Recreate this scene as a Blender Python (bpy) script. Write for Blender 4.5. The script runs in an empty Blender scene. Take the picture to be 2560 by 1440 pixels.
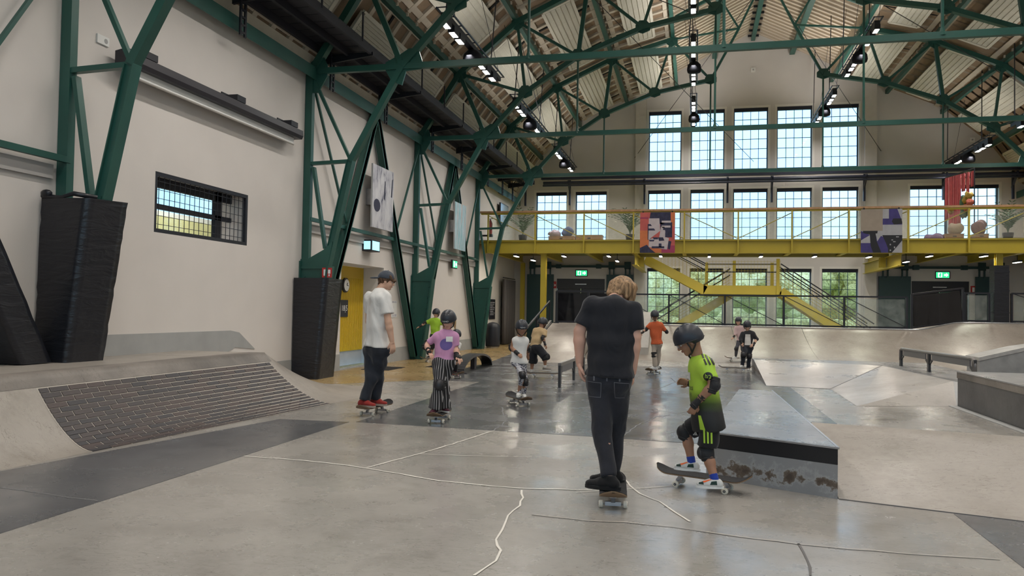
import bpy, bmesh, math, random
import numpy as np
from mathutils import Vector, Matrix
from mathutils.bvhtree import BVHTree
random.seed(7); rng = np.random.default_rng(7)
S = bpy.context.scene
C = S.collection

# ------------------------------------------------------------------ camera
FPX = 1965.585; CAMH = 1.47
def _d(p): return np.array([p[0]-1280., p[1]-720., FPX])
_ey = _d((1735., 781.)); _ey /= np.linalg.norm(_ey)
_ex = -_d((-7200., 636.)); _ex /= np.linalg.norm(_ex)
_ez = np.cross(_ex, _ey)
ROT = np.stack([_ex, _ey, _ez])
CAM = np.array([0., 0., CAMH])
def aty(px, py, Y): r = ROT@_d((px, py)); return CAM + r*(Y/r[1])
def atz(px, py, Z=0.): r = ROT@_d((px, py)); return CAM + r*((Z-CAMH)/r[2])
def atx(px, py, X): r = ROT@_d((px, py)); return CAM + r*(X/r[0])
cd = bpy.data.cameras.new('camera'); cam = bpy.data.objects.new('camera', cd); C.objects.link(cam)
cd.sensor_width = 36; cd.sensor_fit = 'HORIZONTAL'; cd.lens = FPX/2560*36; cd.clip_end = 400
mw = Matrix.Identity(4)
for i in range(3):
    mw[i][0] = ROT[i, 0]; mw[i][1] = -ROT[i, 1]; mw[i][2] = -ROT[i, 2]; mw[i][3] = CAM[i]
cam.matrix_world = mw
S.camera = cam

# ------------------------------------------------------------------ sky
w = bpy.data.worlds.new('sky'); S.world = w; w.use_nodes = True
nt = w.node_tree; bg = nt.nodes['Background']
tc = nt.nodes.new('ShaderNodeTexCoord'); ns = nt.nodes.new('ShaderNodeTexNoise'); cr = nt.nodes.new('ShaderNodeValToRGB')
ns.inputs['Scale'].default_value = 2.2; ns.inputs['Detail'].default_value = 5
cr.color_ramp.elements[0].position = .40; cr.color_ramp.elements[0].color = (.33, .62, 1.0, 1)
cr.color_ramp.elements[1].position = .60; cr.color_ramp.elements[1].color = (.56, .86, 1.0, 1)
nt.links.new(tc.outputs['Generated'], ns.inputs['Vector']); nt.links.new(ns.outputs['Fac'], cr.inputs['Fac'])
nt.links.new(cr.outputs['Color'], bg.inputs['Color']); bg.inputs['Strength'].default_value = 2.2

# ------------------------------------------------------------------ view
vs = S.view_settings
vs.view_transform = 'Standard'; vs.look = 'None'; vs.gamma = 1; vs.use_curve_mapping = False; vs.exposure = 0.22
LAMP_BAR = 102.0      # watts of one ceiling light bar
CEIL_FILL = .55  # share of bar power for the added upward fill
LAMP_COL = (1.0, .945, .88)

# ------------------------------------------------------------------ mesh helpers
def V3(*a): return np.array(a, float)
def unit(v): v = np.asarray(v, float); return v/(np.linalg.norm(v)+1e-12)
def lerp(a, b, t): return np.asarray(a, float)*(1-t)+np.asarray(b, float)*t
class MB:
    def __init__(s): s.v = []; s.f = []; s.m = []; s.cm = 0
    def add(s, vs_, fs_):
        o = len(s.v); s.v += [tuple(map(float, q)) for q in vs_]
        for f in fs_: s.f.append([o+i for i in f]); s.m.append(s.cm)
        return s
    def box(s, x0, x1, y0, y1, z0, z1):
        return s.add([(x0,y0,z0),(x1,y0,z0),(x1,y1,z0),(x0,y1,z0),(x0,y0,z1),(x1,y0,z1),(x1,y1,z1),(x0,y1,z1)],
                     [(0,3,2,1),(4,5,6,7),(0,1,5,4),(1,2,6,5),(2,3,7,6),(3,0,4,7)])
    def hexa(s, bot, top):
        n = len(bot)
        return s.add(list(bot)+list(top), [tuple(range(n))[::-1], tuple(range(n, 2*n))]+[(i, (i+1) % n, n+(i+1) % n, n+i) for i in range(n)])
    def bar(s, p, q, wd, ht, up=(0,0,1)):
        p = np.asarray(p, float); q = np.asarray(q, float); d = unit(q-p)
        sd = np.cross(d, up)
        if np.linalg.norm(sd) < 1e-4: sd = np.cross(d, (1, 0, 0))
        sd = unit(sd)*wd/2; u = unit(np.cross(sd, d))*ht/2
        c = [-sd-u, sd-u, sd+u, -sd+u]
        return s.hexa([p+k for k in c], [q+k for k in c])
    def ibeam(s, p, q, wd, ht, up=(0,0,1), t=.02):
        p = np.asarray(p, float); q = np.asarray(q, float); d = unit(q-p); sd = unit(np.cross(d, up)); u = unit(np.cross(sd, d))
        s.bar(p+u*(ht/2-t/2), q+u*(ht/2-t/2), wd, t, up); s.bar(p-u*(ht/2-t/2), q-u*(ht/2-t/2), wd, t, up)
        return s.bar(p, q, t, ht-2*t, up)
    def tube(s, p, q, r, r2=None, n=10):
        p = np.asarray(p, float); q = np.asarray(q, float); d = unit(q-p); r2 = r if r2 is None else r2
        a = np.cross(d, (0, 0, 1)) if abs(d[2]) < .95 else np.cross(d, (1, 0, 0)); a = unit(a); b = np.cross(d, a)
        ang = [2*math.pi*i/n for i in range(n)]
        return s.hexa([p+(a*math.cos(t)+b*math.sin(t))*r for t in ang], [q+(a*math.cos(t)+b*math.sin(t))*r2 for t in ang])
    def path(s, pts, r, n=8, closed=False):
        pts = [np.asarray(p, float) for p in pts]; m = len(pts); rings = []; ref = None
        rr = r if hasattr(r, '__len__') else [r]*m
        for i, p in enumerate(pts):
            a0 = pts[i-1] if (i > 0 or closed) else p; a1 = pts[(i+1) % m] if (i < m-1 or closed) else p
            d = unit(a1-a0)
            if ref is None: ref = np.cross(d, (0, 0, 1)) if abs(d[2]) < .9 else np.cross(d, (1, 0, 0))
            a = unit(ref-d*(ref@d)); ref = a; b = np.cross(d, a)
            rings.append([p+(a*math.cos(2*math.pi*k/n)+b*math.sin(2*math.pi*k/n))*rr[i] for k in range(n)])
        vs_ = [q for r_ in rings for q in r_]; fs_ = []
        for i in range(m if closed else m-1):
            j = (i+1) % m
            for k in range(n): fs_.append((i*n+k, i*n+(k+1) % n, j*n+(k+1) % n, j*n+k))
        if not closed: fs_ += [tuple(range(n))[::-1], tuple(range((m-1)*n, m*n))]
        return s.add(vs_, fs_)
    def lathe(s, c, prof, n=16, axis=(0,0,1)):
        c = np.asarray(c, float); ax = unit(axis); a = unit(np.cross(ax, (1,0,0)) if abs(ax[0]) < .9 else np.cross(ax, (0,1,0))); b = np.cross(ax, a)
        vs_ = []; fs_ = []
        for (r, z) in prof:
            vs_ += [c+ax*z+(a*math.cos(2*math.pi*k/n)+b*math.sin(2*math.pi*k/n))*r for k in range(n)]
        for i in range(len(prof)-1):
            for k in range(n): fs_.append((i*n+k, i*n+(k+1) % n, (i+1)*n+(k+1) % n, (i+1)*n+k))
        fs_ += [tuple(range(n))[::-1], tuple(range((len(prof)-1)*n, len(prof)*n))]
        return s.add(vs_, fs_)
    def prism(s, poly, ext):
        ext = np.asarray(ext, float); poly = [np.asarray(p, float) for p in poly]
        return s.hexa(poly, [p+ext for p in poly])
    def grid(s, P):                       # P[i][j] points
        m, n = len(P), len(P[0])
        return s.add([q for r in P for q in r], [(i*n+j, i*n+j+1, (i+1)*n+j+1, (i+1)*n+j) for i in range(m-1) for j in range(n-1)])
    def ball(s, c, r, n=10):
        c = np.asarray(c, float); r = np.asarray(r, float)*np.ones(3); vs_ = [c+(0, 0, r[2])]; fs_ = []
        k = n//2
        for i in range(1, k):
            for j in range(n):
                a = math.pi*i/k; b = 2*math.pi*j/n
                vs_.append(c+r*(math.sin(a)*math.cos(b), math.sin(a)*math.sin(b), math.cos(a)))
        vs_.append(c-(0, 0, r[2])); L = len(vs_)-1
        for j in range(n):
            fs_.append((0, 1+j, 1+(j+1) % n)); fs_.append((L, L-n+(j+1) % n, L-n+j))
            for i in range(k-2): fs_.append((1+i*n+j, 1+(i+1)*n+j, 1+(i+1)*n+(j+1) % n, 1+i*n+(j+1) % n))
        return s.add(vs_, fs_)
def origin_of(o):
    t = np.zeros(3)
    while o is not None: t = t+np.array(o.location); o = o.parent
    return t
def tag(o, label=None, cat=None, group=None, kind=None):
    for k, x in (('label', label), ('category', cat), ('group', group), ('kind', kind)):
        if x: o[k] = x
    return o
def mesh_of(name, v, f, mats, fm=None, smooth=False):
    me = bpy.data.meshes.new(name)
    me.from_pydata([tuple(q) for q in v], [], [list(q) for q in f])
    for m in mats: me.materials.append(m)
    if fm is not None and len(mats) > 1: me.polygons.foreach_set('material_index', fm)
    if smooth: me.polygons.foreach_set('use_smooth', [True]*len(me.polygons))
    me.update(); return me
def obj(name, mb, mat, parent=None, label=None, cat=None, group=None, kind=None, smooth=False, fix=True):
    v = np.array(mb.v, float); mats = mat if isinstance(mat, (list, tuple)) else [mat]
    if parent is None:
        o0 = np.array([(v[:, 0].min()+v[:, 0].max())/2, (v[:, 1].min()+v[:, 1].max())/2, v[:, 2].min()])
    else: o0 = origin_of(parent)
    me = mesh_of(name, v-o0, mb.f, mats, mb.m, smooth)
    if fix:
        bm = bmesh.new(); bm.from_mesh(me); bmesh.ops.recalc_face_normals(bm, faces=bm.faces); bm.to_mesh(me); bm.free()
    o = bpy.data.objects.new(name, me); C.objects.link(o)
    if parent is None: o.location = o0
    else: o.parent = parent
    return tag(o, label, cat, group, kind)
def thing(name, label, cat, loc=(0,0,0), group=None, kind=None):
    o = bpy.data.objects.new(name, None); o.empty_display_size = .1; C.objects.link(o); o.location = tuple(map(float, loc))
    return tag(o, label, cat, group, kind)
def inst(name, me, parent=None, loc=(0,0,0), rot=None, scale=None, label=None, cat=None, group=None, kind=None):
    o = bpy.data.objects.new(name, me); C.objects.link(o)
    l = np.asarray(loc, float)
    if parent is not None: o.parent = parent; l = l-origin_of(parent)
    o.location = tuple(l)
    if rot is not None: o.rotation_euler = rot
    if scale is not None: o.scale = scale
    return tag(o, label, cat, group, kind)
def kids(o): return [c for c in bpy.data.objects if c.parent is o]
def copy_tree(o, parent=None):
    c = o.copy(); C.objects.link(c); c.parent = parent
    for ch in list(o.children): copy_tree(ch, c)
    return c
def text_mb(txt, size, origin, xd, yd, thick=.002, align='CENTER'):
    cu = bpy.data.curves.new('t', 'FONT'); cu.body = txt; cu.size = size; cu.align_x = align; cu.align_y = 'CENTER'; cu.resolution_u = 2
    to = bpy.data.objects.new('t', cu); C.objects.link(to)
    dg = bpy.context.evaluated_depsgraph_get(); ev = to.evaluated_get(dg); me = ev.to_mesh()
    xd = unit(xd); yd = unit(yd); nd = np.cross(xd, yd)
    vv = [np.asarray(origin, float)+xd*v.co.x+yd*v.co.y+nd*thick for v in me.vertices]; ff = [tuple(p.vertices) for p in me.polygons]
    ev.to_mesh_clear(); bpy.data.objects.remove(to); bpy.data.curves.remove(cu)
    mb = MB(); mb.add(vv, ff); return mb

# ------------------------------------------------------------------ materials
MT = {}
def M(name, col, rough=.5, metal=0., var=0., scale=4., bump=0., spec=.5, emit=0., coords='Object', detail=4, col2=None):
    if name in MT: return MT[name]
    m = bpy.data.materials.new(name); m.use_nodes = True; n = m.node_tree; b = n.nodes['Principled BSDF']
    b.inputs['Base Color'].default_value = (*col, 1); b.inputs['Roughness'].default_value = rough; b.inputs['Metallic'].default_value = metal
    b.inputs['Specular IOR Level'].default_value = spec
    if emit: b.inputs['Emission Color'].default_value = (*col, 1); b.inputs['Emission Strength'].default_value = emit
    if var or bump or col2:
        t = n.nodes.new('ShaderNodeTexCoord'); z = n.nodes.new('ShaderNodeTexNoise'); z.inputs['Scale'].default_value = scale; z.inputs['Detail'].default_value = detail
        n.links.new(t.outputs[coords], z.inputs['Vector'])
        if var or col2:
            r = n.nodes.new('ShaderNodeValToRGB'); e = r.color_ramp.elements
            e[0].position = .3; e[1].position = .7
            c2 = col2 or tuple(min(1, c*(1+var)) for c in col); c1 = col if col2 else tuple(c*(1-var) for c in col)
            e[0].color = (*c1, 1); e[1].color = (*c2, 1)
            n.links.new(z.outputs['Fac'], r.inputs['Fac']); n.links.new(r.outputs['Color'], b.inputs['Base Color'])
        if bump:
            bp = n.nodes.new('ShaderNodeBump'); bp.inputs['Strength'].default_value = bump; bp.inputs['Distance'].default_value = .02
            n.links.new(z.outputs['Fac'], bp.inputs['Height']); n.links.new(bp.outputs['Normal'], b.inputs['Normal'])
    MT[name] = m; return m
def N(m, t, **kw):
    x = m.node_tree.nodes.new(t)
    for k, val in kw.items():
        if k in x.inputs: x.inputs[k].default_value = val
        else: setattr(x, k, val)
    return x
def lk(m, a, b): m.node_tree.links.new(a, b)
def ramp(m, src, stops):
    r = N(m, 'ShaderNodeValToRGB'); e = r.color_ramp.elements
    while len(e) < len(stops): e.new(.5)
    for x, (p, c) in zip(e, stops): x.position = p; x.color = (*c, 1) if len(c) == 3 else c
    lk(m, src, r.inputs['Fac']); return r.outputs['Color']
def concrete(name, c1, c2, rough=.4, scratch=.6, spec=.5, stain=None):
    """worn screed: cloudy tone, fine speckle, thin dark wheel scratches, uneven polish"""
    m = M(name, c1, rough, spec=spec); b = m.node_tree.nodes['Principled BSDF']
    g = N(m, 'ShaderNodeNewGeometry')
    n1 = N(m, 'ShaderNodeTexNoise', Scale=.6, Detail=4, Roughness=.5, Distortion=.2); lk(m, g.outputs['Position'], n1.inputs['Vector'])
    n2 = N(m, 'ShaderNodeTexNoise', Scale=14, Detail=5, Roughness=.7); lk(m, g.outputs['Position'], n2.inputs['Vector'])
    col = ramp(m, n1.outputs['Fac'], [(.32, c1), (.68, c2)])
    sp = ramp(m, n2.outputs['Fac'], [(.25, (.84,)*3), (.65, (1, 1, 1))])
    mx = N(m, 'ShaderNodeMixRGB', blend_type='MULTIPLY', Fac=.55); lk(m, col, mx.inputs['Color1']); lk(m, sp, mx.inputs['Color2'])
    out = mx.outputs['Color']
    for k, (ang, sc) in enumerate(((.5, 1.0), (-.6, 1.35), (1.4, .8))):
        mp = N(m, 'ShaderNodeMapping'); mp.inputs['Rotation'].default_value = (0, 0, ang); mp.inputs['Scale'].default_value = (2.4*sc, 7.5*sc, 4)
        lk(m, g.outputs['Position'], mp.inputs['Vector'])
        nz = N(m, 'ShaderNodeTexNoise', Scale=2.6, Detail=2, Distortion=.8); lk(m, mp.outputs['Vector'], nz.inputs['Vector'])
        sc_ = ramp(m, nz.outputs['Fac'], [(.485, (1, 1, 1)), (.5, (.42, .40, .38)), (.515, (1, 1, 1))])
        gate = N(m, 'ShaderNodeTexNoise', Scale=2.6+.8*k, Detail=3); lk(m, g.outputs['Position'], gate.inputs['Vector'])
        gm = N(m, 'ShaderNodeMapRange'); gm.inputs['From Min'].default_value = .46; gm.inputs['From Max'].default_value = .62; gm.inputs['To Max'].default_value = scratch
        lk(m, gate.outputs['Fac'], gm.inputs['Value'])
        m2 = N(m, 'ShaderNodeMixRGB', blend_type='MULTIPLY'); lk(m, gm.outputs['Result'], m2.inputs['Fac']); lk(m, out, m2.inputs['Color1']); lk(m, sc_, m2.inputs['Color2'])
        out = m2.outputs['Color']
    n4 = N(m, 'ShaderNodeTexNoise', Scale=2.1, Detail=6, Roughness=.7); lk(m, g.outputs['Position'], n4.inputs['Vector']); sm_ = ramp(m, n4.outputs['Fac'], [(.30, (.66, .64, .62)), (.48, (1, 1, 1))]); m5 = N(m, 'ShaderNodeMixRGB', blend_type='MULTIPLY', Fac=min(1, scratch)); lk(m, out, m5.inputs['Color1']); lk(m, sm_, m5.inputs['Color2']); out = m5.outputs['Color']
    lk(m, out, b.inputs['Base Color'])
    n3 = N(m, 'ShaderNodeTexNoise', Scale=1.1, Detail=6, Roughness=.65); lk(m, g.outputs['Position'], n3.inputs['Vector'])
    rr = N(m, 'ShaderNodeMapRange'); rr.inputs['From Min'].default_value = .3; rr.inputs['From Max'].default_value = .7
    rr.inputs['To Min'].default_value = max(.05, rough-.12); rr.inputs['To Max'].default_value = rough+.14
    lk(m, n3.outputs['Fac'], rr.inputs['Value']); lk(m, rr.outputs['Result'], b.inputs['Roughness'])
    bp = N(m, 'ShaderNodeBump', Strength=.06, Distance=.01); lk(m, n2.outputs['Fac'], bp.inputs['Height']); lk(m, bp.outputs['Normal'], b.inputs['Normal'])
    return m
def glass(name, tint=(1, 1, 1), refl=.5, dirt=0., dirtcol=(.8, .82, .8)):
    m = bpy.data.materials.new(name); m.use_nodes = True; n = m.node_tree; n.nodes.clear(); MT[name] = m
    o = N(m, 'ShaderNodeOutputMaterial'); t = N(m, 'ShaderNodeBsdfTransparent'); t.inputs['Color'].default_value = (*tint, 1)
    g = N(m, 'ShaderNodeBsdfGlossy', Roughness=.02); fr = N(m, 'ShaderNodeFresnel', IOR=1.45)
    mu = N(m, 'ShaderNodeMath', operation='MULTIPLY'); mu.inputs[1].default_value = refl; gb = N(m, 'ShaderNodeNewGeometry'); iv = N(m, 'ShaderNodeMath', operation='SUBTRACT'); iv.inputs[0].default_value = 1; lk(m, gb.outputs['Backfacing'], iv.inputs[1]); mf = N(m, 'ShaderNodeMath', operation='MULTIPLY'); lk(m, fr.outputs['Fac'], mf.inputs[0]); lk(m, iv.outputs[0], mf.inputs[1]); lk(m, mf.outputs[0], mu.inputs[0])
    mx = N(m, 'ShaderNodeMixShader'); lk(m, mu.outputs[0], mx.inputs['Fac']); lk(m, t.outputs[0], mx.inputs[1]); lk(m, g.outputs[0], mx.inputs[2])
    out = mx.outputs[0]
    if dirt:
        df = N(m, 'ShaderNodeBsdfDiffuse'); df.inputs['Color'].default_value = (*dirtcol, 1)
        ge = N(m, 'ShaderNodeNewGeometry'); nz = N(m, 'ShaderNodeTexNoise', Scale=5, Detail=8, Roughness=.7); lk(m, ge.outputs['Position'], nz.inputs['Vector'])
        mr = N(m, 'ShaderNodeMapRange'); mr.inputs['From Min'].default_value = .35; mr.inputs['From Max'].default_value = .75; mr.inputs['To Min'].default_value = dirt*.4; mr.inputs['To Max'].default_value = dirt*1.6
        lk(m, nz.outputs['Fac'], mr.inputs['Value'])
        m2 = N(m, 'ShaderNodeMixShader'); lk(m, mr.outputs['Result'], m2.inputs['Fac']); lk(m, out, m2.inputs[1]); lk(m, df.outputs[0], m2.inputs[2]); out = m2.outputs[0]
    lk(m, out, o.inputs['Surface']); return m
GREEN = M('green_steel', (.018, .085, .068), .42, var=.12, scale=2)
BLACK = M('black_steel', (.012, .013, .02), .5)
YELLOW = M('yellow_paint', (.44, .34, .03), .45, var=.06, scale=1)
WALL = M('white_plaster', (.66, .62, .585), .8, var=.03, scale=1.2)
WALLB = M('grey_plaster', (.60, .575, .555), .8, var=.04, scale=.8)
GREYBASE = M('grey_base_paint', (.36, .365, .36), .6, var=.07, scale=3)
PAD = M('black_vinyl', (.012, .013, .018), .33)
def _pad():
    b = PAD.node_tree.nodes['Principled BSDF']; t = N(PAD, 'ShaderNodeTexCoord'); mp = N(PAD, 'ShaderNodeMapping'); mp.inputs['Scale'].default_value = (1.2, 1.2, 5); lk(PAD, t.outputs['Object'], mp.inputs['Vector'])
    z = N(PAD, 'ShaderNodeTexNoise', Scale=2.2, Detail=4, Distortion=.8); lk(PAD, mp.outputs[0], z.inputs['Vector']); bp = N(PAD, 'ShaderNodeBump', Strength=.4, Distance=.05); lk(PAD, z.outputs['Fac'], bp.inputs['Height']); lk(PAD, bp.outputs['Normal'], b.inputs['Normal'])
RUBBER = M('black_rubber', (.015, .015, .017), .6)
DARKTXT = M('black_print', (.01, .01, .012), .5)
WHITE = M('white_paint', (.75, .75, .73), .5)
WOOD = M('oak', (.42, .24, .12), .5, var=.2, scale=8)
STEEL = M('brushed_steel', (.42, .43, .45), .35, metal=.9, var=.1, scale=10)
LIGHTCONC = concrete('floor_light', (.275, .26, .24), (.375, .357, .328), .26)
DARKCONC = concrete('floor_dark', (.085, .088, .095), (.125, .128, .135), .23, scratch=.2)
YELCONC = concrete('floor_ochre', (.30, .20, .085), (.40, .285, .13), .28, scratch=.12)
QPCONC = concrete('quarter_concrete', (.25,.215,.185), (.36,.32,.28), .4)
RAMPCONC = concrete('ramp_concrete', (.28, .25, .22), (.39, .355, .315), .42)
WORNCONC = concrete('worn_concrete', (.045, .042, .04), (.30, .265, .235), .5, scratch=.6)
GLASS = glass('window_glass', (1, 1, 1), .6)
FENCEGLASS = glass('railing_glass', (.93, .97, .95), .5, dirt=.10)
LED = M('led_lens', (1, .96, .88), .5, emit=14.)
_pad()
# ================================================================== the setting
XL, XR, XC, YB, YF = -7.93, 12.59, 2.33, 34.6, -7.0
TY = [1.95, 8.45, 14.9, 21.45, 28.0]
# ---- floor
mb = MB(); mb.box(XL-.3, XR+.3, YF, YB+.3, -.3, 0)
floor = obj('floor', mb, LIGHTCONC, kind='structure', label='light grey worn screed floor of the hall')
def zone(poly, mat, label):
    mb = MB(); mb.prism([(x, y, -.002) for x, y in poly], (0, 0, .005)); return obj('painted_zone', mb, mat, floor, label=label)
xz = atz(1976, 969)[0]
zone([(-5.21,9.29),(-4.27,9.35),(-4.25,-2),(-7.4,-2),(-5.95,4.9)], DARKCONC, 'dark grey painted strip along the brick bank')
zone([(-4.19,9.38),(-4.19,15.34),(-5.21,15.36),(-5.36,19.6),(-5.95,26.4),(-5.2,26.4),(-4.05,21.96),(-2.8,21.5),(-1.4,21.3),(1.4,22.6),(1.48,20.6),(1.45,16.78),(xz,16.75),(xz,8.9),(.4,9.05),(-.68,9.17),(-2.07,9.26)], DARKCONC, 'dark grey painted middle field')
zone([(XL,13.2),(-6.88,13.57),(-5.21,15.36),(-5.36,19.6),(-5.95,26.4),(-6.1,YB),(XL,YB)], YELCONC, 'ochre polished strip along the wall')
zone([(1.9,6.5),(7.5,4.9),(7.5,-3),(1.9,-3)], DARKCONC, 'dark grey painted corner field')
CRACK = M('crack_filler', (.72, .69, .63), .6)
CRACKD = M('crack_dark', (.12, .115, .115), .6)
def crack(pts, wd, mat=CRACK, jag=.0):
    P = [atz(*p)[:2] for p in pts]; Q = []
    for a, b in zip(P[:-1], P[1:]):
        n = max(1, int(np.linalg.norm(b-a)/.12))
        for i in range(n): Q.append(lerp(a, b, i/n)+rng.normal(0, jag, 2)*(i > 0))
    Q.append(P[-1]); mb = MB(); L = []
    for i, q in enumerate(Q):
        t = unit(np.array(Q[min(i+1, len(Q)-1)])-np.array(Q[max(i-1, 0)])); nn = np.array([-t[1], t[0]])*wd*rng.uniform(.7, 1.2)/2
        L.append([(q[0]+nn[0], q[1]+nn[1], .0042), (q[0]-nn[0], q[1]-nn[1], .0042)])
    mb.grid(L); obj('crack', mb, mat, floor, fix=False)
crack([(610,1141),(760,1152),(870,1164),(1000,1185),(1100,1203),(1240,1217),(1310,1222),(1480,1226)], .022, jag=.006)
crack([(918,1170),(1000,1148),(1100,1120),(1170,1098),(1235,1077)], .02, jag=.006)
crack([(1050,1135),(1160,1140),(1330,1143)], .012, jag=.004)
crack([(1235,1077),(1255,1063),(1268,1050),(1258,1035),(1254,1018)], .018, M('crack_grey', (.15,.15,.155), .5), jag=.01)
crack([(1304,1226),(1308,1245),(1300,1265),(1270,1290),(1256,1325),(1240,1350),(1243,1365),(1252,1377),(1240,1403),(1185,1440)], .016, jag=.006)
crack([(1555,1190),(1575,1215),(1600,1235),(1650,1255),(1690,1283),(1725,1305)], .016, jag=.006)
crack([(1440,1232),(1560,1224),(1700,1215)], .014, jag=.004)
crack([(1330,1287),(1470,1303),(1560,1306),(1680,1318),(1830,1340),(2000,1362),(2250,1384),(2500,1400)], .02, M('crack_soft', (.40,.37,.335), .5), jag=.006)
crack([(1996,1360),(2008,1380),(2020,1405),(2026,1440)], .016, CRACKD, jag=.006)
crack([(1560,1090),(1590,1065),(1650,1040),(1730,1028)], .016, M('crack_grey', (.15,.15,.155), .5), jag=.008)
crack([(1590,1020),(1650,1027),(1735,1040)], .012, CRACKD, jag=.006)
crack([(1330,1010),(1440,1003),(1560,990),(1640,975),(1690,955),(1675,945)], .02, CRACKD, jag=.012)
crack([(1110,1004),(1250,1010),(1420,1006),(1480,1000)], .015, M('crack_grey', (.15,.15,.155), .5), jag=.006)
crack([(0,1220),(140,1240),(245,1253)], .02, M('crack_grey', (.15,.15,.155), .5), jag=.006)
# ---- walls
def wall_x(name, x0, x1, ya, yb, za, zb, holes, mat, label):     # wall lying along y, holes (y0,y1,z0,z1)
    ys = sorted({ya, yb}|{h[0] for h in holes}|{h[1] for h in holes}); zs = sorted({za, zb}|{h[2] for h in holes}|{h[3] for h in holes}); mb = MB()
    for a, b in zip(ys[:-1], ys[1:]):
        for c, d in zip(zs[:-1], zs[1:]):
            if not any(h[0] <= a and b <= h[1] and h[2] <= c and d <= h[3] for h in holes): mb.box(x0, x1, a, b, c, d)
    return obj(name, mb, mat, kind='structure', label=label)
def wall_y(name, y0, y1, xa, xb, za, zb, holes, mat, label):
    xs = sorted({xa, xb}|{h[0] for h in holes}|{h[1] for h in holes}); zs = sorted({za, zb}|{h[2] for h in holes}|{h[3] for h in holes}); mb = MB()
    for a, b in zip(xs[:-1], xs[1:]):
        for c, d in zip(zs[:-1], zs[1:]):
            if not any(h[0] <= a and b <= h[1] and h[2] <= c and d <= h[3] for h in holes): mb.box(a, b, y0, y1, c, d)
    return obj(name, mb, mat, kind='structure', label=label)
WIN_L = (10.28, 12.81, 2.55, 3.47); DOOR_Y = (16.75, 19.3, 0, 2.5)
wl = wall_x('wall_left', XL-.62, XL, YF, YB, 0, 7.0, [WIN_L, DOOR_Y], WALL, 'long white plastered side wall')
mb = MB(); mb.box(XL-.2, XL+.10, YF, YB, 6.42, 6.72); obj('cornice', mb, M('cream_plaster', (.62,.57,.47), .8, var=.05), wl)
wall_x('wall_right', XR, XR+.4, YF, YB, 0, 7.0, [], WALL, 'plain white side wall opposite the screen')
rear = [(a, a+2.6, 2.6, 6.6) for a in (-6.6, -3.2, .2, 3.4, 6.6, 9.6)]  # tall openings added in the unseen wall to let sky light in
wall_y('wall_rear', YF-.4, YF, XL, XR, 0, 13.6, rear, WALLB, 'gable wall behind the camera with tall openings added to let in sky')
UP = [(-2.0,-.6),(-.2,1.2),(1.58,2.98),(3.34,4.74),(5.15,6.55)]
MID = [(-6.98,-5.58),(-5.19,-3.8)]+UP+[(8.5,9.9),(10.35,11.74)]
holes = [(a, b, 7.6, 10.2) for a, b in UP]+[(a, b, 4.3, 6.75) for a, b in MID]+[(a, b, .45, 3.36) for a, b in UP]
DL, DR = (-5.98,-3.84,0,2.88), (8.56,10.68,0,2.88)
wb = wall_y('wall_back', YB, YB+.45, XL-.45, XR+.4, 0, 13.6, holes+[DL, DR], WALLB, 'gable wall with rows of gridded windows')
mb = MB(); mb.box(-2.55,-2.1, YB-.22, YB+.01, 0, 11.1); mb.box(6.75, 7.2, YB-.22, YB+.01, 0, 11.1)
obj('pilaster', mb, M('pilaster_plaster', (.60,.57,.53), .8, var=.04), wb)
# painted grey base along the walls
def base(name, boxes, label):
    mb = MB()
    for b_ in boxes: mb.box(*b_)
    return obj(name, mb, GREYBASE, kind='structure', label=label)
mb = MB()
mb.prism([(XL-.01, 5.0, .6), (XL-.01, 12.15, .6), (XL-.01, 12.5, .72), (XL-.01, 13.15, .66), (XL-.01, 12.62, .98), (XL-.01, 12.35, 1.02), (XL-.01, 5.0, 1.04)], (.022, 0, 0))
mb.box(XL-.01, XL+.012, 13.8, 16.75, 0, .38); mb.box(XL-.01, XL+.012, 19.3, 34.6, 0, .38); mb.box(XL-.6, XL-.585, 16.75, 19.3, 0, .38); mb.box(XL-.6, XL, 19.286, 19.302, 0, .38)
obj('baseboard_left', mb, GREYBASE, kind='structure', label='grey painted base band on the white side wall')
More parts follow.
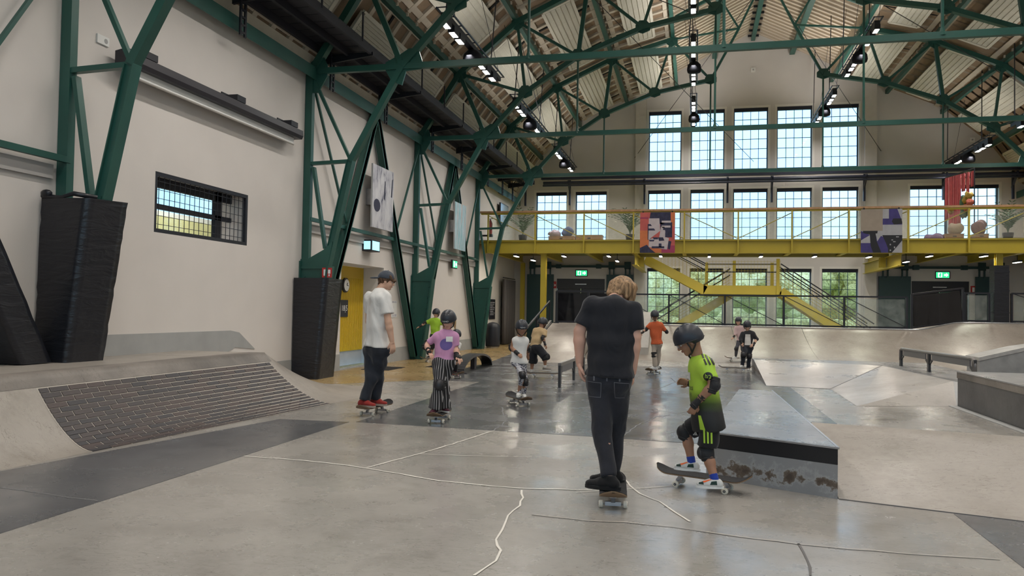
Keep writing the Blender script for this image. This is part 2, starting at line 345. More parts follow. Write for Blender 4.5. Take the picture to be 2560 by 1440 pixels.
# ---- windows of the gable
FRAME = M('window_frame', (.02, .05, .085), .5); BLIND = M('blind_box', (.012, .014, .03), .6)
REVEAL = M('window_reveal', (.72, .70, .66), .7)
ub = MB(); ub.box(-.5, .5, -.5, .5, -.5, .5); UNIT_BAR = mesh_of('glazing_bar', ub.v, ub.f, [FRAME]); UNIT_PANE = mesh_of('pane', ub.v, ub.f, [GLASS])
wn = [0]
def window(a, b, z0, z1, y, cols, rows, label, blind=.14):
    wn[0] += 1
    t = thing('window_%d' % wn[0], label, None, ((a+b)/2, y, z0), kind='structure')
    mb = MB(); f = .045
    mb.box(a, a+f, y-.03, y+.03, z0, z1); mb.box(b-f, b, y-.03, y+.03, z0, z1); mb.box(a+f, b-f, y-.03, y+.03, z0, z0+f); mb.box(a+f, b-f, y-.03, y+.03, z1-f, z1)
    obj('window_frame', mb, FRAME, t)
    if blind: mb = MB(); mb.box(a+.01, b-.01, y-.16, y-.04, z1-blind, z1-.005); obj('blind_box', mb, BLIND, t)
    mb = MB(); mb.box(a-.09, a-.002, YB-.012, YB+.002, z0-.06, z1+.09); mb.box(b+.002, b+.09, YB-.012, YB+.002, z0-.06, z1+.09); mb.box(a-.002, b+.002, YB-.012, YB+.002, z1+.002, z1+.09)
    obj('reveal_trim', mb, REVEAL, t)
    zt = z1-f; w_ = (b-a-2*f)/cols; h_ = (zt-z0-f)/rows
    for i in range(1, cols): inst('glazing_bar', UNIT_BAR, t, (a+f+w_*i, y, (z0+zt)/2), scale=(.022, .035, zt-z0-f))
    for j in range(1, rows): inst('glazing_bar', UNIT_BAR, t, ((a+b)/2, y, z0+f+h_*j), scale=(b-a-2*f, .03, .022))
    for i in range(cols):
        for j in range(rows): inst('pane', UNIT_PANE, t, (a+f+w_*(i+.5), y, z0+f+h_*(j+.5)), scale=(w_-.018, .006, h_-.018))
    return t
ordn = ['leftmost', 'second', 'middle', 'fourth', 'rightmost']
for i, (a, b) in enumerate(UP): window(a, b, 7.6, 10.2, YB+.2, 4, 6, '%s tall gridded window of the top gable row' % ordn[i])
for i, (a, b) in enumerate(MID):
    nm = (['outer left', 'inner left']+[o+' central' for o in ordn]+['inner right', 'outer right'])[i]
    window(a, b, 4.3, 6.75, YB+.2, 4, 6, '%s gridded window above the yellow balcony' % nm)
for i, (a, b) in enumerate(UP): window(a, b, .45, 3.36, YB+.2, 4, 7, '%s gridded window behind the yellow stairs' % ordn[i])
# ---- roof: faceted slopes with a raised ridge
PF = [(-7.93,6.72),(-6.70,8.45),(-4.98,9.93),(-2.95,10.83),(-.84,11.40)]
LAN = [(-.84,11.88),(2.33,13.45)]
mir = lambda p: (2*XC-p[0], p[1])
BROWN = M('brown_board', (.235, .165, .105), .75, var=.16, scale=2.5)
BATTEN = M('pale_batten', (.47, .415, .335), .7, var=.1, scale=3)
SLOT = M('black_slot', (.006, .006, .007), .8)
def slab(mb, p, q, y0, y1, t=.12):
    d = unit(np.array([q[0]-p[0], 0, q[1]-p[1]])); n = np.array([-d[2], 0, d[0]]);  n = n if n[2] > 0 else -n
    a = V3(p[0], 0, p[1]); b = V3(q[0], 0, q[1])
    mb.hexa([a+(0,y0,0), b+(0,y0,0), b+(0,y1,0), a+(0,y1,0)], [a+n*t+(0,y0,0), b+n*t+(0,y0,0), b+n*t+(0,y1,0), a+n*t+(0,y1,0)])
mb = MB()
for pts in (PF, [mir(p) for p in PF]):
    for p, q in zip(pts[:-1], pts[1:]): slab(mb, p, q, YF, YB)
ceil = obj('ceiling', mb, BROWN, kind='structure', label='brown boarded roof slopes with pale battens')
mb = MB(); slab(mb, LAN[0], LAN[1], YF, YB); slab(mb, mir(LAN[0]), LAN[1], YF, YB)
mb.box(-.92,-.80, YF, YB, 11.36, 11.92); mb.box(2*XC+.80, 2*XC+.92, YF, YB, 11.36, 11.92)
lan = obj('ceiling.001', mb, M('lit_brown_board', (.36,.28,.19), .75, var=.12, scale=2.5), kind='structure', label='raised ridge section of the roof')  # roof boards coloured paler, imitating window light under the ridge
NB = 10; step = 6.55/NB
cache = {}
def batten_mesh(seg, mat, wd, ht):
    k = (seg, mat.name)
    if k not in cache:
        m = MB(); m.box(-.5, .5, -wd/2, wd/2, -ht, 0); cache[k] = mesh_of('batten', m.v, m.f, [mat])
    return cache[k]
rest = MB()
for side, pts in ((0, PF), (1, [mir(p) for p in PF])):
    for sgi, (p, q) in enumerate(zip(pts[:-1], pts[1:])):
        L = math.hypot(q[0]-p[0], q[1]-p[1]); ang = -math.atan2(q[1]-p[1], q[0]-p[0]); c = ((p[0]+q[0])/2, (p[1]+q[1])/2)
        for i in range(-13, 43):
            y = TY[1]+step*(i+.5)
            if y < YF+.1 or y > YB-.1: continue
            vis = y > (8.5 if side == 0 else 13.5)
            if vis:
                inst('batten', batten_mesh(0, BATTEN, .15, .07), ceil, (c[0], y, c[1]), rot=(0, ang, 0), scale=(L-.1, 1, 1))
            else: rest.bar(V3(p[0], y, p[1]), V3(q[0], y, q[1]), .15, .07)
            if i % 5 == 2 and y > 8: inst('slot', batten_mesh(1, SLOT, .09, .03), ceil, (c[0], y+.30, c[1]), rot=(0, ang, 0), scale=(L-.2, 1, 1))
        # frame strips beside each purlin
        d = unit(np.array([q[0]-p[0], 0, q[1]-p[1]])); dn = np.array([d[2], 0, -d[0]]); dn = dn if dn[2] < 0 else -dn
        for e, s_ in ((p, 1), (q, -1)):
            a = V3(e[0], 0, e[1])+d*s_*.19+dn*.035; rest.bar(a+(0, YF, 0), a+(0, YB, 0), .16, .05, up=dn)
obj('batten', rest, BATTEN, ceil, kind='stuff')
rest = MB()
for p in (LAN[0], mir(LAN[0])):
    for i in range(-20, 88):
        y = TY[1]+.5*i*step
        if YF < y < YB-.1: rest.bar(V3(p[0], y, p[1]-.03), V3(LAN[1][0], y, LAN[1][1]-.03), .12, .06)
obj('batten', rest, M('lit_ridge_batten', (.52,.455,.36), .7), lan, kind='stuff')  # battens lightened the same way, window light put into their colour
# ---- outside: ground, hedge and trees seen through the low windows
GRASS = M('grass', (.16, .24, .07), .9, var=.3, scale=1.5)
mb = MB(); mb.box(-60, 70, YB+.6, 110, -.6, -.1); mb.box(-60, 70, -60, YF-.6, -.6, -.1); obj('ground', mb, GRASS, label='grassy ground outside the hall', kind='structure')
LEAF = M('leaves', (.24, .19, .03), .8, scale=7, bump=.8, col2=(.92,.78,.36), detail=9); LEAF2 = M('leaves_pale', (.45, .38, .12), .8, scale=6, bump=.8, col2=(1,.88,.55), detail=9)
BARK = M('bark', (.16, .12, .08), .9)
def blob(mb, c, r, n=26, rough=.28, seed=0):
    k = np.random.default_rng(seed); ph = k.uniform(0, 6.3, (14, 4)); st = len(mb.v); mb.ball((0, 0, 0), 1, n)
    for i in range(st, len(mb.v)):
        u = np.array(mb.v[i]); f = 1+rough*sum(math.sin(ph[j, 0]+(2+j)*u[0]+ph[j, 1])*math.sin(ph[j, 2]+(2+j)*u[1])*math.sin(ph[j, 3]+(2+j)*u[2]) for j in range(14))/2.2
        mb.v[i] = tuple(np.asarray(c)+u*f*np.asarray(r))
for k, (x, y, hh, r, mt) in enumerate([(-9.5,52,3.6,2.1,LEAF),(-4.4,55,4.0,2.2,LEAF2),(.2,52,3.5,1.9,LEAF),(4.6,56,4.1,2.2,LEAF2),(9.2,52.5,3.7,2.1,LEAF),(14.2,56,4.1,2.3,LEAF2),(19.6,58,4.2,2.4,LEAF),(-15,58,4.2,2.4,LEAF2)]):
    nm = ['far left', 'left', 'left of the middle', 'middle', 'right of the middle', 'right', 'far right', 'outermost left'][k]
    t = thing('tree', '%s leafy tree outside behind the stair windows' % nm, 'tree', (x, y, -.1), group='trees outside')
    mb = MB(); mb.tube((x, y, -.1), (x, y, hh-r*.4), .22, .12); obj('trunk', mb, BARK, t)
    mb = MB()
    for j in range(4): blob(mb, (x+rng.uniform(-.5, .5)*r, y+rng.uniform(-.5, .5)*r, hh-r*.75+j*.28*r), (r*(1-.15*j)*.75, r*.7, r*.55), 18, .3, 10*k+j)
    obj('crown', mb, mt, t, smooth=True)
mb = MB()
for k in range(16): blob(mb, (-11+k*1.6, 42+.4*math.sin(k*2.1), .45+.12*math.sin(k)), (1.2, .9, .85), 16, .3, 200+k)
obj('hedge', mb, LEAF, label='low clipped hedge outside the stair windows', cat='hedge', smooth=True)
mb = MB()
for k in range(24): blob(mb, (-24+k*2.4, 66+.8*math.sin(k*2.1), 2.4+.5*math.sin(k*1.7)), (2.2, 1.6, 2.6), 18, .3, 400+k)
obj('hedge', mb, LEAF2, label='tall pale hedge far outside behind the trees', cat='hedge', smooth=True)
mb = MB(); mb.box(-40, 45, 70, 71, -.1, 1.6); obj('garden_wall', mb, M('pale_render', (.7,.68,.62), .8), label='pale wall far outside behind the trees', cat='wall')
# ================================================================== steel frame
RN = [(-7.80,6.36),(-6.62,8.2),(-4.94,9.59),(-2.95,10.49),(-.85,11.06)]
LN = [(-5.81,6.36),(-4.68,7.57),(-3.2,8.52),(-1.43,9.20),(.49,9.57)]
RIVET = mesh_of('rivet', *(lambda m: (m.v, m.f))(MB().ball((0,0,0), .016, 6)), [GREEN])
def truss(y, label, part=True, column=True):
    t = thing('roof_truss', label, 'roof truss', (XC, y, 0), group='green steel roof trusses')
    for s in (1, -1):
        X = lambda p: V3(XC+s*(p[0]-XC), y, p[1])
        def bars(name, segs, wd, ht, join=False):
            mb = MB()
            for p, q in segs:
                mb.bar(X(p), X(q), wd, ht, up=(0, 1, 0))
                if not join: obj(name, mb, GREEN, t); mb = MB()
            if join: obj(name, mb, GREEN, t)
        bars('top_chord', list(zip(RN[:-1], RN[1:])), .14, .16, True)
        bars('bottom_chord', [((-6.89,4.46), LN[0])]+list(zip(LN[:-1], LN[1:])), .12, .15, True)
        for p, q in ((RN[1],LN[0]),(RN[1],LN[1]),(RN[2],LN[1]),(RN[2],LN[2]),(RN[3],LN[2]),(RN[3],LN[3]),(RN[4],LN[3]),(RN[4],LN[4])):
            w_ = .11 if p in (RN[1], RN[3]) and q in (LN[0], LN[2]) else .075
            bars('web', [(p, q)], w_, w_)
        bars('lantern_post', [((-.85,11.06),(-.85,11.95))], .1, .1); bars('lantern_rafter', [((-.85,11.85),(XC,13.28))], .1, .12)
        bars('lantern_strut', [(LN[4],(1.42,11.32))], .08, .09); bars('lantern_strut', [((1.42,11.32),(XC,13.2))], .07, .07)
        bars('lantern_strut', [(RN[4],(1.42,11.32))], .06, .06); bars('lantern_strut', [((1.42,11.32),(.72,12.5))], .06, .06)
        for q in (LN[2], LN[4]):
            mb = MB(); mb.tube(X(q), X((q[0], 6.36)), .028, n=8); mb.tube(X((q[0], 6.36)), X((q[0], 6.5)), .07, .03, n=8); obj('hanger_rod', mb, GREEN, t)
        # gussets
        def plate(c, pts): g_ = MB(); g_.prism([X((c[0]+a, c[1]+b))+(0, -.02, 0) for a, b in pts], (0, .04, 0)); obj('gusset', g_, GREEN, t)
        plate(LN[0], [(-.36,-.06),(-.22,-.30),(.0,-.38),(.08,-.10),(.42,-.07),(.42,.10),(.34,.34),(.14,.36),(-.06,.24),(-.36,.10)])
        for q in LN[1:]: plate(q, [(-.2,-.1),(0,-.16),(.2,-.08),(.2,.08),(.08,.2),(-.1,.2),(-.2,.08)])
        for q in RN[1:]: plate(q, [(-.18,-.14),(.0,-.26),(.2,-.12),(.2,.08),(-.16,.06)])
        plate(RN[0], [(-.14,-.45),(.14,-.45),(.34,-.12),(.34,.12),(.22,.36),(-.02,.2),(-.14,.1)])
        if column:
            mb = MB(); mb.bar(X((-7.845,2.0)), X((-7.84,6.3)), .15, .12, up=(0, 1, 0)); obj('column', mb, GREEN, t)
            mb = MB(); mb.bar(X((-7.37,2.3)), X((-6.89,4.46)), .11, .10, up=(0, 1, 0)); mb.bar(X((-7.31,2.3)), X((-6.83,4.46)), .016, .17, up=(0,1,0)); mb.bar(X((-7.43,2.3)), X((-6.95,4.46)), .016, .17, up=(0,1,0)); obj('inclined_leg', mb, GREEN, t)
            bars('strut', [((-7.8,4.43),(-6.89,4.46))], .07, .09); bars('strut', [((-7.76,6.2),(-6.89,4.46))], .06, .07); bars('strut', [((-7.72,4.35),(-7.42,2.66))], .06, .1)
            mb = MB()
            b0 = [(-7.95,0),(-7.57,0),(-7.31,2.3),(-7.22,2.8),(-7.42,2.63),(-7.77,2.44),(-7.93,2.44)]
            mb.prism([X(p)+(0,-.09,0) for p in b0], (0, .18, 0)); o = obj('base_web', mb, GREEN, t)
            mb = MB(); mb.prism([X(p)+(0,-.15,0) for p in ((-7.58,0),(-7.54,0),(-7.28,2.3),(-7.32,2.3))], (0,.3,0)); mb.prism([X(p)+(0,-.15,0) for p in ((-7.96,0),(-7.9,0),(-7.9,2.4),(-7.96,2.4))], (0,.3,0)); mb.prism([X(p)+(0,-.12,0) for p in ((-7.9,2.24),(-7.33,2.24),(-7.33,2.29),(-7.9,2.29))], (0,.24,0))
            obj('base_flange', mb, GREEN, t)
            if s == 1 and part:
                for k in range(14):
                    z = .12+k*.15
                    inst('rivet', RIVET, t, X((-7.82, z))+(0, -.10, 0)); inst('rivet', RIVET, t, X((-7.62+.113*z, z))+(0, -.10, 0))
    mb = MB(); mb.bar((XC-10.0, y, 6.36), (XC+10.0, y, 6.36), .1, .12); obj('tie_beam', mb, GREEN, t)
    return t
nm = ['nearest overhead', 'second', 'third', 'fourth, the one just in front of the yellow balcony']
truss(TY[0], 'green steel roof truss standing above and beside the camera', column=False, part=False)
truss(TY[1], 'nearest green roof truss, its column wrapped in crumpled black padding')
truss(TY[2], 'second green roof truss, standing on the column by the yellow door')
truss(TY[3], 'third green roof truss, on the riveted column left of the rainbow rail')
truss(TY[4], 'farthest green roof truss, on the column beside the yellow balcony')
# purlins, ridge beam, eave beams
for k, (x, z) in enumerate([(-6.73,8.30),(-5.0,9.72),(-2.95,10.63),(-.82,11.22)]):
    for s in (1, -1):
        xx = XC+s*(x-XC); t = thing('purlin', '%s green purlin clipped under the %s roof slope' % (['lowest', 'second lowest', 'third', 'topmost'][k], 'left' if s == 1 else 'right'), 'purlin', (xx, 14, z), group='green purlins')
        mb = MB(); mb.bar((xx, YF, z), (xx, YB, z), .12, .17); obj('beam', mb, GREEN, t)
        mb = MB()
        for i in range(8, 42):
            y = TY[1]+step*(i-8+.5); mb.box(xx-.025+s*.08, xx+.025+s*.08, y-.025, y+.025, z+.04, z+.12)
        obj('clip', mb, BATTEN, t, kind='stuff')
t = thing('ridge_beam', 'dark green ridge beam with black clips under the roof peak', 'beam', (XC, 14, 13.1))
mb = MB(); mb.bar((XC, YF, 13.16), (XC, YB-.05, 13.16), .16, .22); obj('beam', mb, GREEN, t)
mb = MB()
for i in range(0, 40): y = 8.6+i*.66; mb.bar((XC-.22, y, 13.2), (XC+.22, y, 13.2), .06, .08)
obj('clip', mb, BLACK, t, kind='stuff')
for s in (1, -1):
    xx = XC+s*(.75-XC); mb = MB(); mb.bar((xx, YF, 12.45), (xx, YB-.05, 12.45), .2, .16); obj('lantern_purlin', mb, GREEN, label='green flat purlin %s of the roof peak' % ('left' if s == 1 else 'right'), cat='purlin', group='ridge purlins')
    xx = XC+s*(-7.80-XC); t = thing('eave_beam', 'long green eave beam along the top of the %s' % ('white left wall' if s == 1 else 'right wall'), 'beam', (xx, 14, 6.3))
    mb = MB(); mb.bar((xx, YF, 6.36), (xx, YB, 6.36), .16, .14); obj('beam', mb, GREEN, t)
    mb = MB(); mb.bar((xx+s*.1, YF, 6.30), (xx+s*.1, YB, 6.30), .02, .26); obj('flange', mb, GREEN, t)
# A-shaped wall bracing (left wall)
def aframe(y0, y1, label, half=None):
    ym = (y0+y1)/2; x = XL+.14
    t = thing('wall_brace', label, 'wall brace', (x, ym, 0), group='A-shaped braces on the white wall')
    for (yy, s) in ((y0, 1), (y1, -1)):
        if half and half != s: continue
        mb = MB(); mb.bar((x, ym-s*.02, 6.25), (x, yy+s*.16, .1), .13, .18, up=(1, 0, 0)); mb.bar((x+.08, ym-s*.02, 6.25), (x+.08, yy+s*.16, .1), .2, .02, up=(1, 0, 0)); obj('brace_leg', mb, GREEN, t)
        mb = MB(); mb.bar((x, yy+s*.05, 6.1), (x, lerp(ym, yy+s*.16, .47), 3.3), .045, .05, up=(1, 0, 0)); obj('tie', mb, GREEN, t)
    mb = MB(); mb.bar((x, y0, 3.28), (x, y1, 3.28), .06, .08); obj('cross_rail', mb, GREEN, t)
    return t
aframe(TY[2], TY[3], 'green A-shaped wall brace behind the grey photo print')
aframe(TY[3], TY[4], 'green A-shaped wall brace behind the turquoise striped print')
aframe(TY[0], TY[1], 'green A-shaped wall brace with padded leg at the photo edge')
mb = MB(); mb.box(XL-.01, XL+.05, TY[2], YB-6.3, 3.02, 3.2); mb.box(XL-.01, XL+.05, YF, TY[1]-.15, 3.02, 3.2)
obj('trim_1', mb, M('trim_grey', (.42,.40,.385), .7), kind='structure', label='grey ledge moulding along the white wall')
# ---- acoustic panels
PANEL = M('acoustic_panel', (.54, .525, .45), .75, var=.05, scale=5); PANELF = M('acoustic_frame', (.62, .60, .52), .7)
proto = {}
def acoustic(side, seg, bay):
    pts = PF if side == 1 else [mir(p) for p in PF]
    p, q = pts[seg], pts[seg+1]; L = math.hypot(q[0]-p[0], q[1]-p[1]); ang = -math.atan2(q[1]-p[1], q[0]-p[0])
    y0 = TY[bay]+.6; y1 = (TY[bay+1] if bay < 4 else YB)-.5
    if bay == 4: y1 = YB-.8
    wd = .41*L if seg else .25*L
    c = lerp(V3(p[0], 0, p[1]), V3(q[0], 0, q[1]), .485 if seg else .55); d = unit(V3(q[0]-p[0], 0, q[1]-p[1])); n = V3(d[2], 0, -d[0]); n = n if n[2] < 0 else -n
    c = c+n*.17; c[1] = (y0+y1)/2; ly = y1-y0
    bn = ['over the camera', 'in the first bay', 'in the second bay', 'in the third bay', 'against the gable'][bay]
    sn = ['lowest', 'second lowest', 'second highest', 'highest'][seg]
    t = thing('acoustic_panel', '%s pale ribbed acoustic panel %s on the %s slope' % (sn, bn, 'left' if side == 1 else 'right'), 'acoustic panel', c, group='pale ribbed acoustic panels under the roof')
    k = (seg, bay == 4, bay == 0 or bay == 1)
    key = (round(wd, 2), round(ly, 2))
    if key not in proto:
        mb = MB(); mb.box(-wd/2, wd/2, -ly/2, ly/2, 0, .03)
        for s in (-1, 1): mb.box(s*wd/2-.045, s*wd/2+.045, -ly/2, ly/2, -.035, .03); mb.box(-wd/2, wd/2, s*ly/2-.06, s*ly/2+.06, -.035, .03)
        f = mesh_of('frame', mb.v, mb.f, [PANELF]); ns_ = 5; sw = (wd-.12)/ns_
        m2 = MB(); m2.box(-sw/2+.014, sw/2-.014, -ly/2+.09, ly/2-.09, -.028, 0); proto[key] = (f, mesh_of('slat', m2.v, m2.f, [PANEL]), sw)
    f, sl, sw = proto[key]
    a = ang if side == 1 else ang+math.pi
    t.rotation_euler = (0, a, 0)
    for me, off, nm_ in [(f, 0, 'frame')]+[(sl, (i-2)*sw, 'slat') for i in range(5)]:
        o = bpy.data.objects.new(nm_, me); C.objects.link(o); o.parent = t; o.location = (off, 0, 0)
for bay in range(0, 5):
    for seg in range(4):
        for side in (1, -1):
            if bay == 0 and (seg < 2 or side == -1): continue
            if side == -1 and bay == 1 and seg < 2: continue
            acoustic(side, seg, bay)
# ---- light bars
SPK = M('speaker_black', (.01, .011, .016), .8, spec=.2)
BLUEBLACK = M('light_truss', (.02, .025, .05), .4)
def light_bar(x, z, y0, y1, label, aim, on=True):
    t = thing('light_bar', label, 'ceiling light', (x, (y0+y1)/2, z), group='hanging light bars')
    mb = MB()
    for dx in (-.11, .11): mb.tube((x+dx, y0, z+.13), (x+dx, y1, z+.13), .022, n=6)
    n = int((y1-y0)/.5)
    for i in range(n+1):
        y = lerp(y0, y1, i/n); mb.bar((x-.11, y, z+.13), (x+.11, y, z+.13), .02, .02)
    obj('rails', mb, BLUEBLACK, t)
    mb = MB(); mb.box(x-.07, x+.07, y0+.15, y1-.15, z-.02, z+.09); obj('housing', mb, BLACK, t)
    lay = [(.06, .1), (.17, .1), (.26, .13), (.63, .08), (.72, .13), (.84, .13)]
    for f, ln in lay:
        y = lerp(y0, y1, f)
        mb = MB(); mb.box(x-.075, x+.075, y-.18, y+.18, z-.15, z-.02); h_ = obj('spotlight', mb, BLACK, t)
        m2 = MB(); m2.box(x-.055, x+.055, y-.15, y+.15, z-.157, z-.151); obj('lens', m2, LED, h_)
    ys = lerp(y0, y1, .45); mb = MB()
    mb.lathe((x-aim*.02, ys, z-.38), [(.05, 0), (.2, .02), (.22, .1), (.20, .24), (.12, .33), (.05, .36)], 14); obj('speaker', mb, SPK, t, smooth=True)
    for f in (.12, .88):
        y = lerp(y0, y1, f); top = roof_z(x)
        mb = MB(); mb.tube((x-.11, y, z+.13), (x-.02, y+.25, top), .016, n=6); obj('hanger_rod', mb, BLACK, t); mb = MB(); mb.tube((x+.11, y, z+.13), (x+.35*aim, y-.6, top-.1), .007, n=5); obj('hanger_cable', mb, BLACK, t)
    if on:
        ld = bpy.data.lights.new('bar_lamp', 'AREA'); ld.shape = 'RECTANGLE'; ld.size = .12; ld.size_y = (y1-y0)*.8; ld.energy = LAMP_BAR; ld.color = LAMP_COL; ld.spread = math.radians(150)
        lo = bpy.data.objects.new('bar_lamp', ld); C.objects.link(lo); lo.parent = t; lo.location = (0, 0, -.2)
        lu = ld.copy(); lu.energy = LAMP_BAR*CEIL_FILL*(.36 if z < 8.5 else 1.15); lo = bpy.data.objects.new('ceiling_fill', lu); C.objects.link(lo); lo.parent = t; lo.location = (0, 0, .2); lo.rotation_euler = (math.pi, 0, 0)  # second lamp: upward fill added to brighten the roof, fixtures face down
def roof_z(x):
    xx = x if x <= XC else 2*XC-x
    for p, q in zip(PF[:-1], PF[1:]):
        if p[0] <= xx <= q[0]: return p[1]+(q[1]-p[1])*(xx-p[0])/(q[0]-p[0])
    return LAN[0][1]+(LAN[1][1]-LAN[0][1])*(xx-LAN[0][0])/(LAN[1][0]-LAN[0][0])
for ri, (x, z) in enumerate([(-5.05,7.45),(-.09,9.25),(4.72,9.3),(9.6,7.4)]):
    rn = ['outer left', 'inner left', 'inner right', 'outer right'][ri]
    for bay in range(-1, 5):
        o_ = .15 if ri in (0,) else .95
        if bay == -1: ya = TY[0]-6.5+o_
        else: ya = TY[bay]+o_
        yb = ya+(4.9 if ri in (0, 3) else 5.2)
        if bay == 4 and ri == 0: ya += .2; yb += .1
        light_bar(x, z, ya, min(yb, YB-.6), '%s black light bar hanging in the %s' % (rn, ['bay behind the camera', 'bay over the camera', 'first bay', 'second bay', 'third bay', 'bay against the gable'][bay+1]), 1 if x > XC else -1)
# ---- silver duct by the ridge
t = thing('ventilation_duct', 'shiny silver ventilation duct under the roof peak', 'duct', (.1, 24, 11.3))
mb = MB(); mb.tube((.15, 22.9, 11.45), (.55, 24.6, 11.45), .3, n=20); obj('pipe', mb, M('duct_metal', (.75,.8,.88), .22, metal=1.), t, smooth=False)
mb = MB(); mb.tube((.14,22.85,11.45),(.165,22.95,11.45),.32,n=20); mb.tube((.34,23.7,11.45),(.365,23.8,11.45),.32,n=20); obj('flange_ring', mb, STEEL, t)
# ================================================================== skate elements
# ---- brick bank along the white wall
BRICK = [M('brick_%d' % i, c, .6, var=.2, scale=9) for i, c in enumerate([(.052,.045,.047),(.062,.05,.05),(.044,.041,.046),(.07,.052,.05)])]
MORTAR = M('mortar', (.46,.42,.37), .85)
DZ = .73
def toe(y): return -5.74+(y-6.66)*(.45/4.5)-.02
def cop(y): return -6.52
def bank_pt(y, t):           # t 0 toe .. 1 coping
    return V3(lerp(toe(y), cop(y), t), y, DZ*(t**1.75))
t = thing('brick_bank', 'low curved concrete bank faced with dark bricks along the wall', 'skate ramp', (-6.6, 8, 0))
ys = np.linspace(-1.0, 11.1, 40); ts = np.linspace(0, 1, 17)
mb = MB(); P = []
for y in ys: P.append([bank_pt(y, k)+(0, 0, .001) for k in ts]+[V3(-6.62, y, DZ+.004), V3(XL, y, DZ)])
# far end rolls down to the floor
for s in np.linspace(.1, 1, 12):
    row = []
    for k in list(ts)+[1.08, 2.33]:
        f = (1-s)**1.7; b_ = bank_pt(11.1, min(k, 1)); x = b_[0] if k <= 1 else (-6.62 if k < 2 else XL)
        zz = b_[2]*f if k <= 1 else DZ*f
        row.append(V3(x+.25*s*(1-min(k, 1)), 11.1+s*(2.75 if k > 1 else 2.0+.75*k), max(zz, .001)))
    P.append(row)
mb.grid(P); obj('bank_surface', mb, RAMPCONC, t, smooth=True, fix=False)
mb = MB(); mb.grid([[bank_pt(y, .895)+(0, 0, .006), bank_pt(y, .95)+(0, 0, .008), bank_pt(y, 1)+(0, 0, .008), V3(-6.80, y, DZ+.006)] for y in np.linspace(-1, 11.1, 30)]); obj('worn_lip', mb, WORNCONC, t, smooth=True, fix=False)
mb = MB(); mb.grid([[bank_pt(y, k)+(0, 0, .004) for k in np.linspace(.004, .892, 16)] for y in np.linspace(6.652, 11.008, 20)]); obj('mortar_bed', mb, MORTAR, t, smooth=True, fix=False)
NR, NC = 16, 17; arc = [bank_pt(9, k) for k in np.linspace(0.005, .89, 400)]; cl = np.concatenate([[0], np.cumsum([np.linalg.norm(b-a) for a, b in zip(arc[:-1], arc[1:])])])
bl = (11.0-6.66)/NC; bh = cl[-1]/NR
bmesh_ = []
for m in BRICK:
    q = MB(); q.box(-.5, .5, -.5, .5, -.012, .012); me = mesh_of('brick', q.v, q.f, [m]); bmesh_.append(me)
for r in range(NR):
    sc = (r+.5)*bh; tt = np.interp(sc, cl, np.linspace(.005, .89, 400)); off = (r % 2)*.5
    for c in range(-1, NC+1):
        y0 = 6.66+(c+off)*bl; y1 = y0+bl; y0 = max(y0, 6.66); y1 = min(y1, 11.0)
        if y1-y0 < .06: continue
        ym = (y0+y1)/2; p = bank_pt(ym, tt); pa = bank_pt(ym, tt-.01); pb = bank_pt(ym, tt+.01); ang = math.atan2(pb[2]-pa[2], pa[0]-pb[0])
        o = inst('brick', random.choice(bmesh_), t, p+(0, 0, -.0035+random.uniform(0, .002)), rot=(0, ang, math.atan2(-.10, 1)*(1-tt)), scale=(bh-.016, y1-y0-.016, 1))
# ---- ledge with the black steel edge (foreground right)
LEDGETOP = concrete('ledge_top', (.15,.155,.165), (.30,.30,.30), .3, scratch=.7)
t = thing('manual_pad', 'low concrete ledge with black steel edge behind the boy in lime jersey', 'skate ledge', (.7, 9, 0))
q = [V3(1.13,6.74,0), V3(.12,7.28,0), V3(.62,11.43,0), V3(1.06,11.43,0)]; up = lambda p, z: V3(p[0], p[1], z)
CHIP = M('chipped_concrete', (.27,.265,.26), .7)
nt_ = CHIP; b_ = nt_.node_tree.nodes['Principled BSDF']
tcx = N(nt_, 'ShaderNodeTexCoord'); sx = N(nt_, 'ShaderNodeSeparateXYZ'); lk(nt_, tcx.outputs['Object'], sx.inputs[0])
nz = N(nt_, 'ShaderNodeTexNoise', Scale=9, Detail=6, Roughness=.65); lk(nt_, tcx.outputs['Object'], nz.inputs['Vector'])
ab = N(nt_, 'ShaderNodeMath', operation='SUBTRACT'); ab.inputs[1].default_value = .115; lk(nt_, sx.outputs['Z'], ab.inputs[0])
aa = N(nt_, 'ShaderNodeMath', operation='ABSOLUTE'); lk(nt_, ab.outputs[0], aa.inputs[0])
ml = N(nt_, 'ShaderNodeMath', operation='MULTIPLY'); ml.inputs[1].default_value = 2.2; lk(nt_, aa.outputs[0], ml.inputs[0])
sb = N(nt_, 'ShaderNodeMath', operation='SUBTRACT'); lk(nt_, nz.outputs['Fac'], sb.inputs[0]); lk(nt_, ml.outputs[0], sb.inputs[1])
lk(nt_, ramp(nt_, sb.outputs[0], [(.30, (.25,.25,.255)), (.40, (.33,.33,.33)), (.47, (.13,.10,.075)), (.6, (.07,.05,.038))]), b_.inputs['Base Color'])
mb = MB(); mb.hexa(q, [up(p, .27) for p in q]); obj('concrete_body', mb, CHIP, t)
mb = MB(); mb.hexa([up(p, .272) for p in q], [up(p, .40) for p in q]); obj('steel_edge', mb, M('black_edge_steel', (.01,.011,.014), .35), t)
qi = [lerp(p, V3(.73, 9.2, 0), .012) for p in q]; mb = MB(); mb.hexa([up(p, .399) for p in qi], [up(p, .412) for p in qi]); obj('deck_top', mb, LEDGETOP, t)
mb = MB(); mb.bar(V3(1.14,6.735,.405), V3(.12,7.275,.405), .02, .015); mb.bar(V3(1.13,6.74,.408), V3(1.06,11.43,.408), .02, .012); obj('edge_strip', mb, STEEL, t)
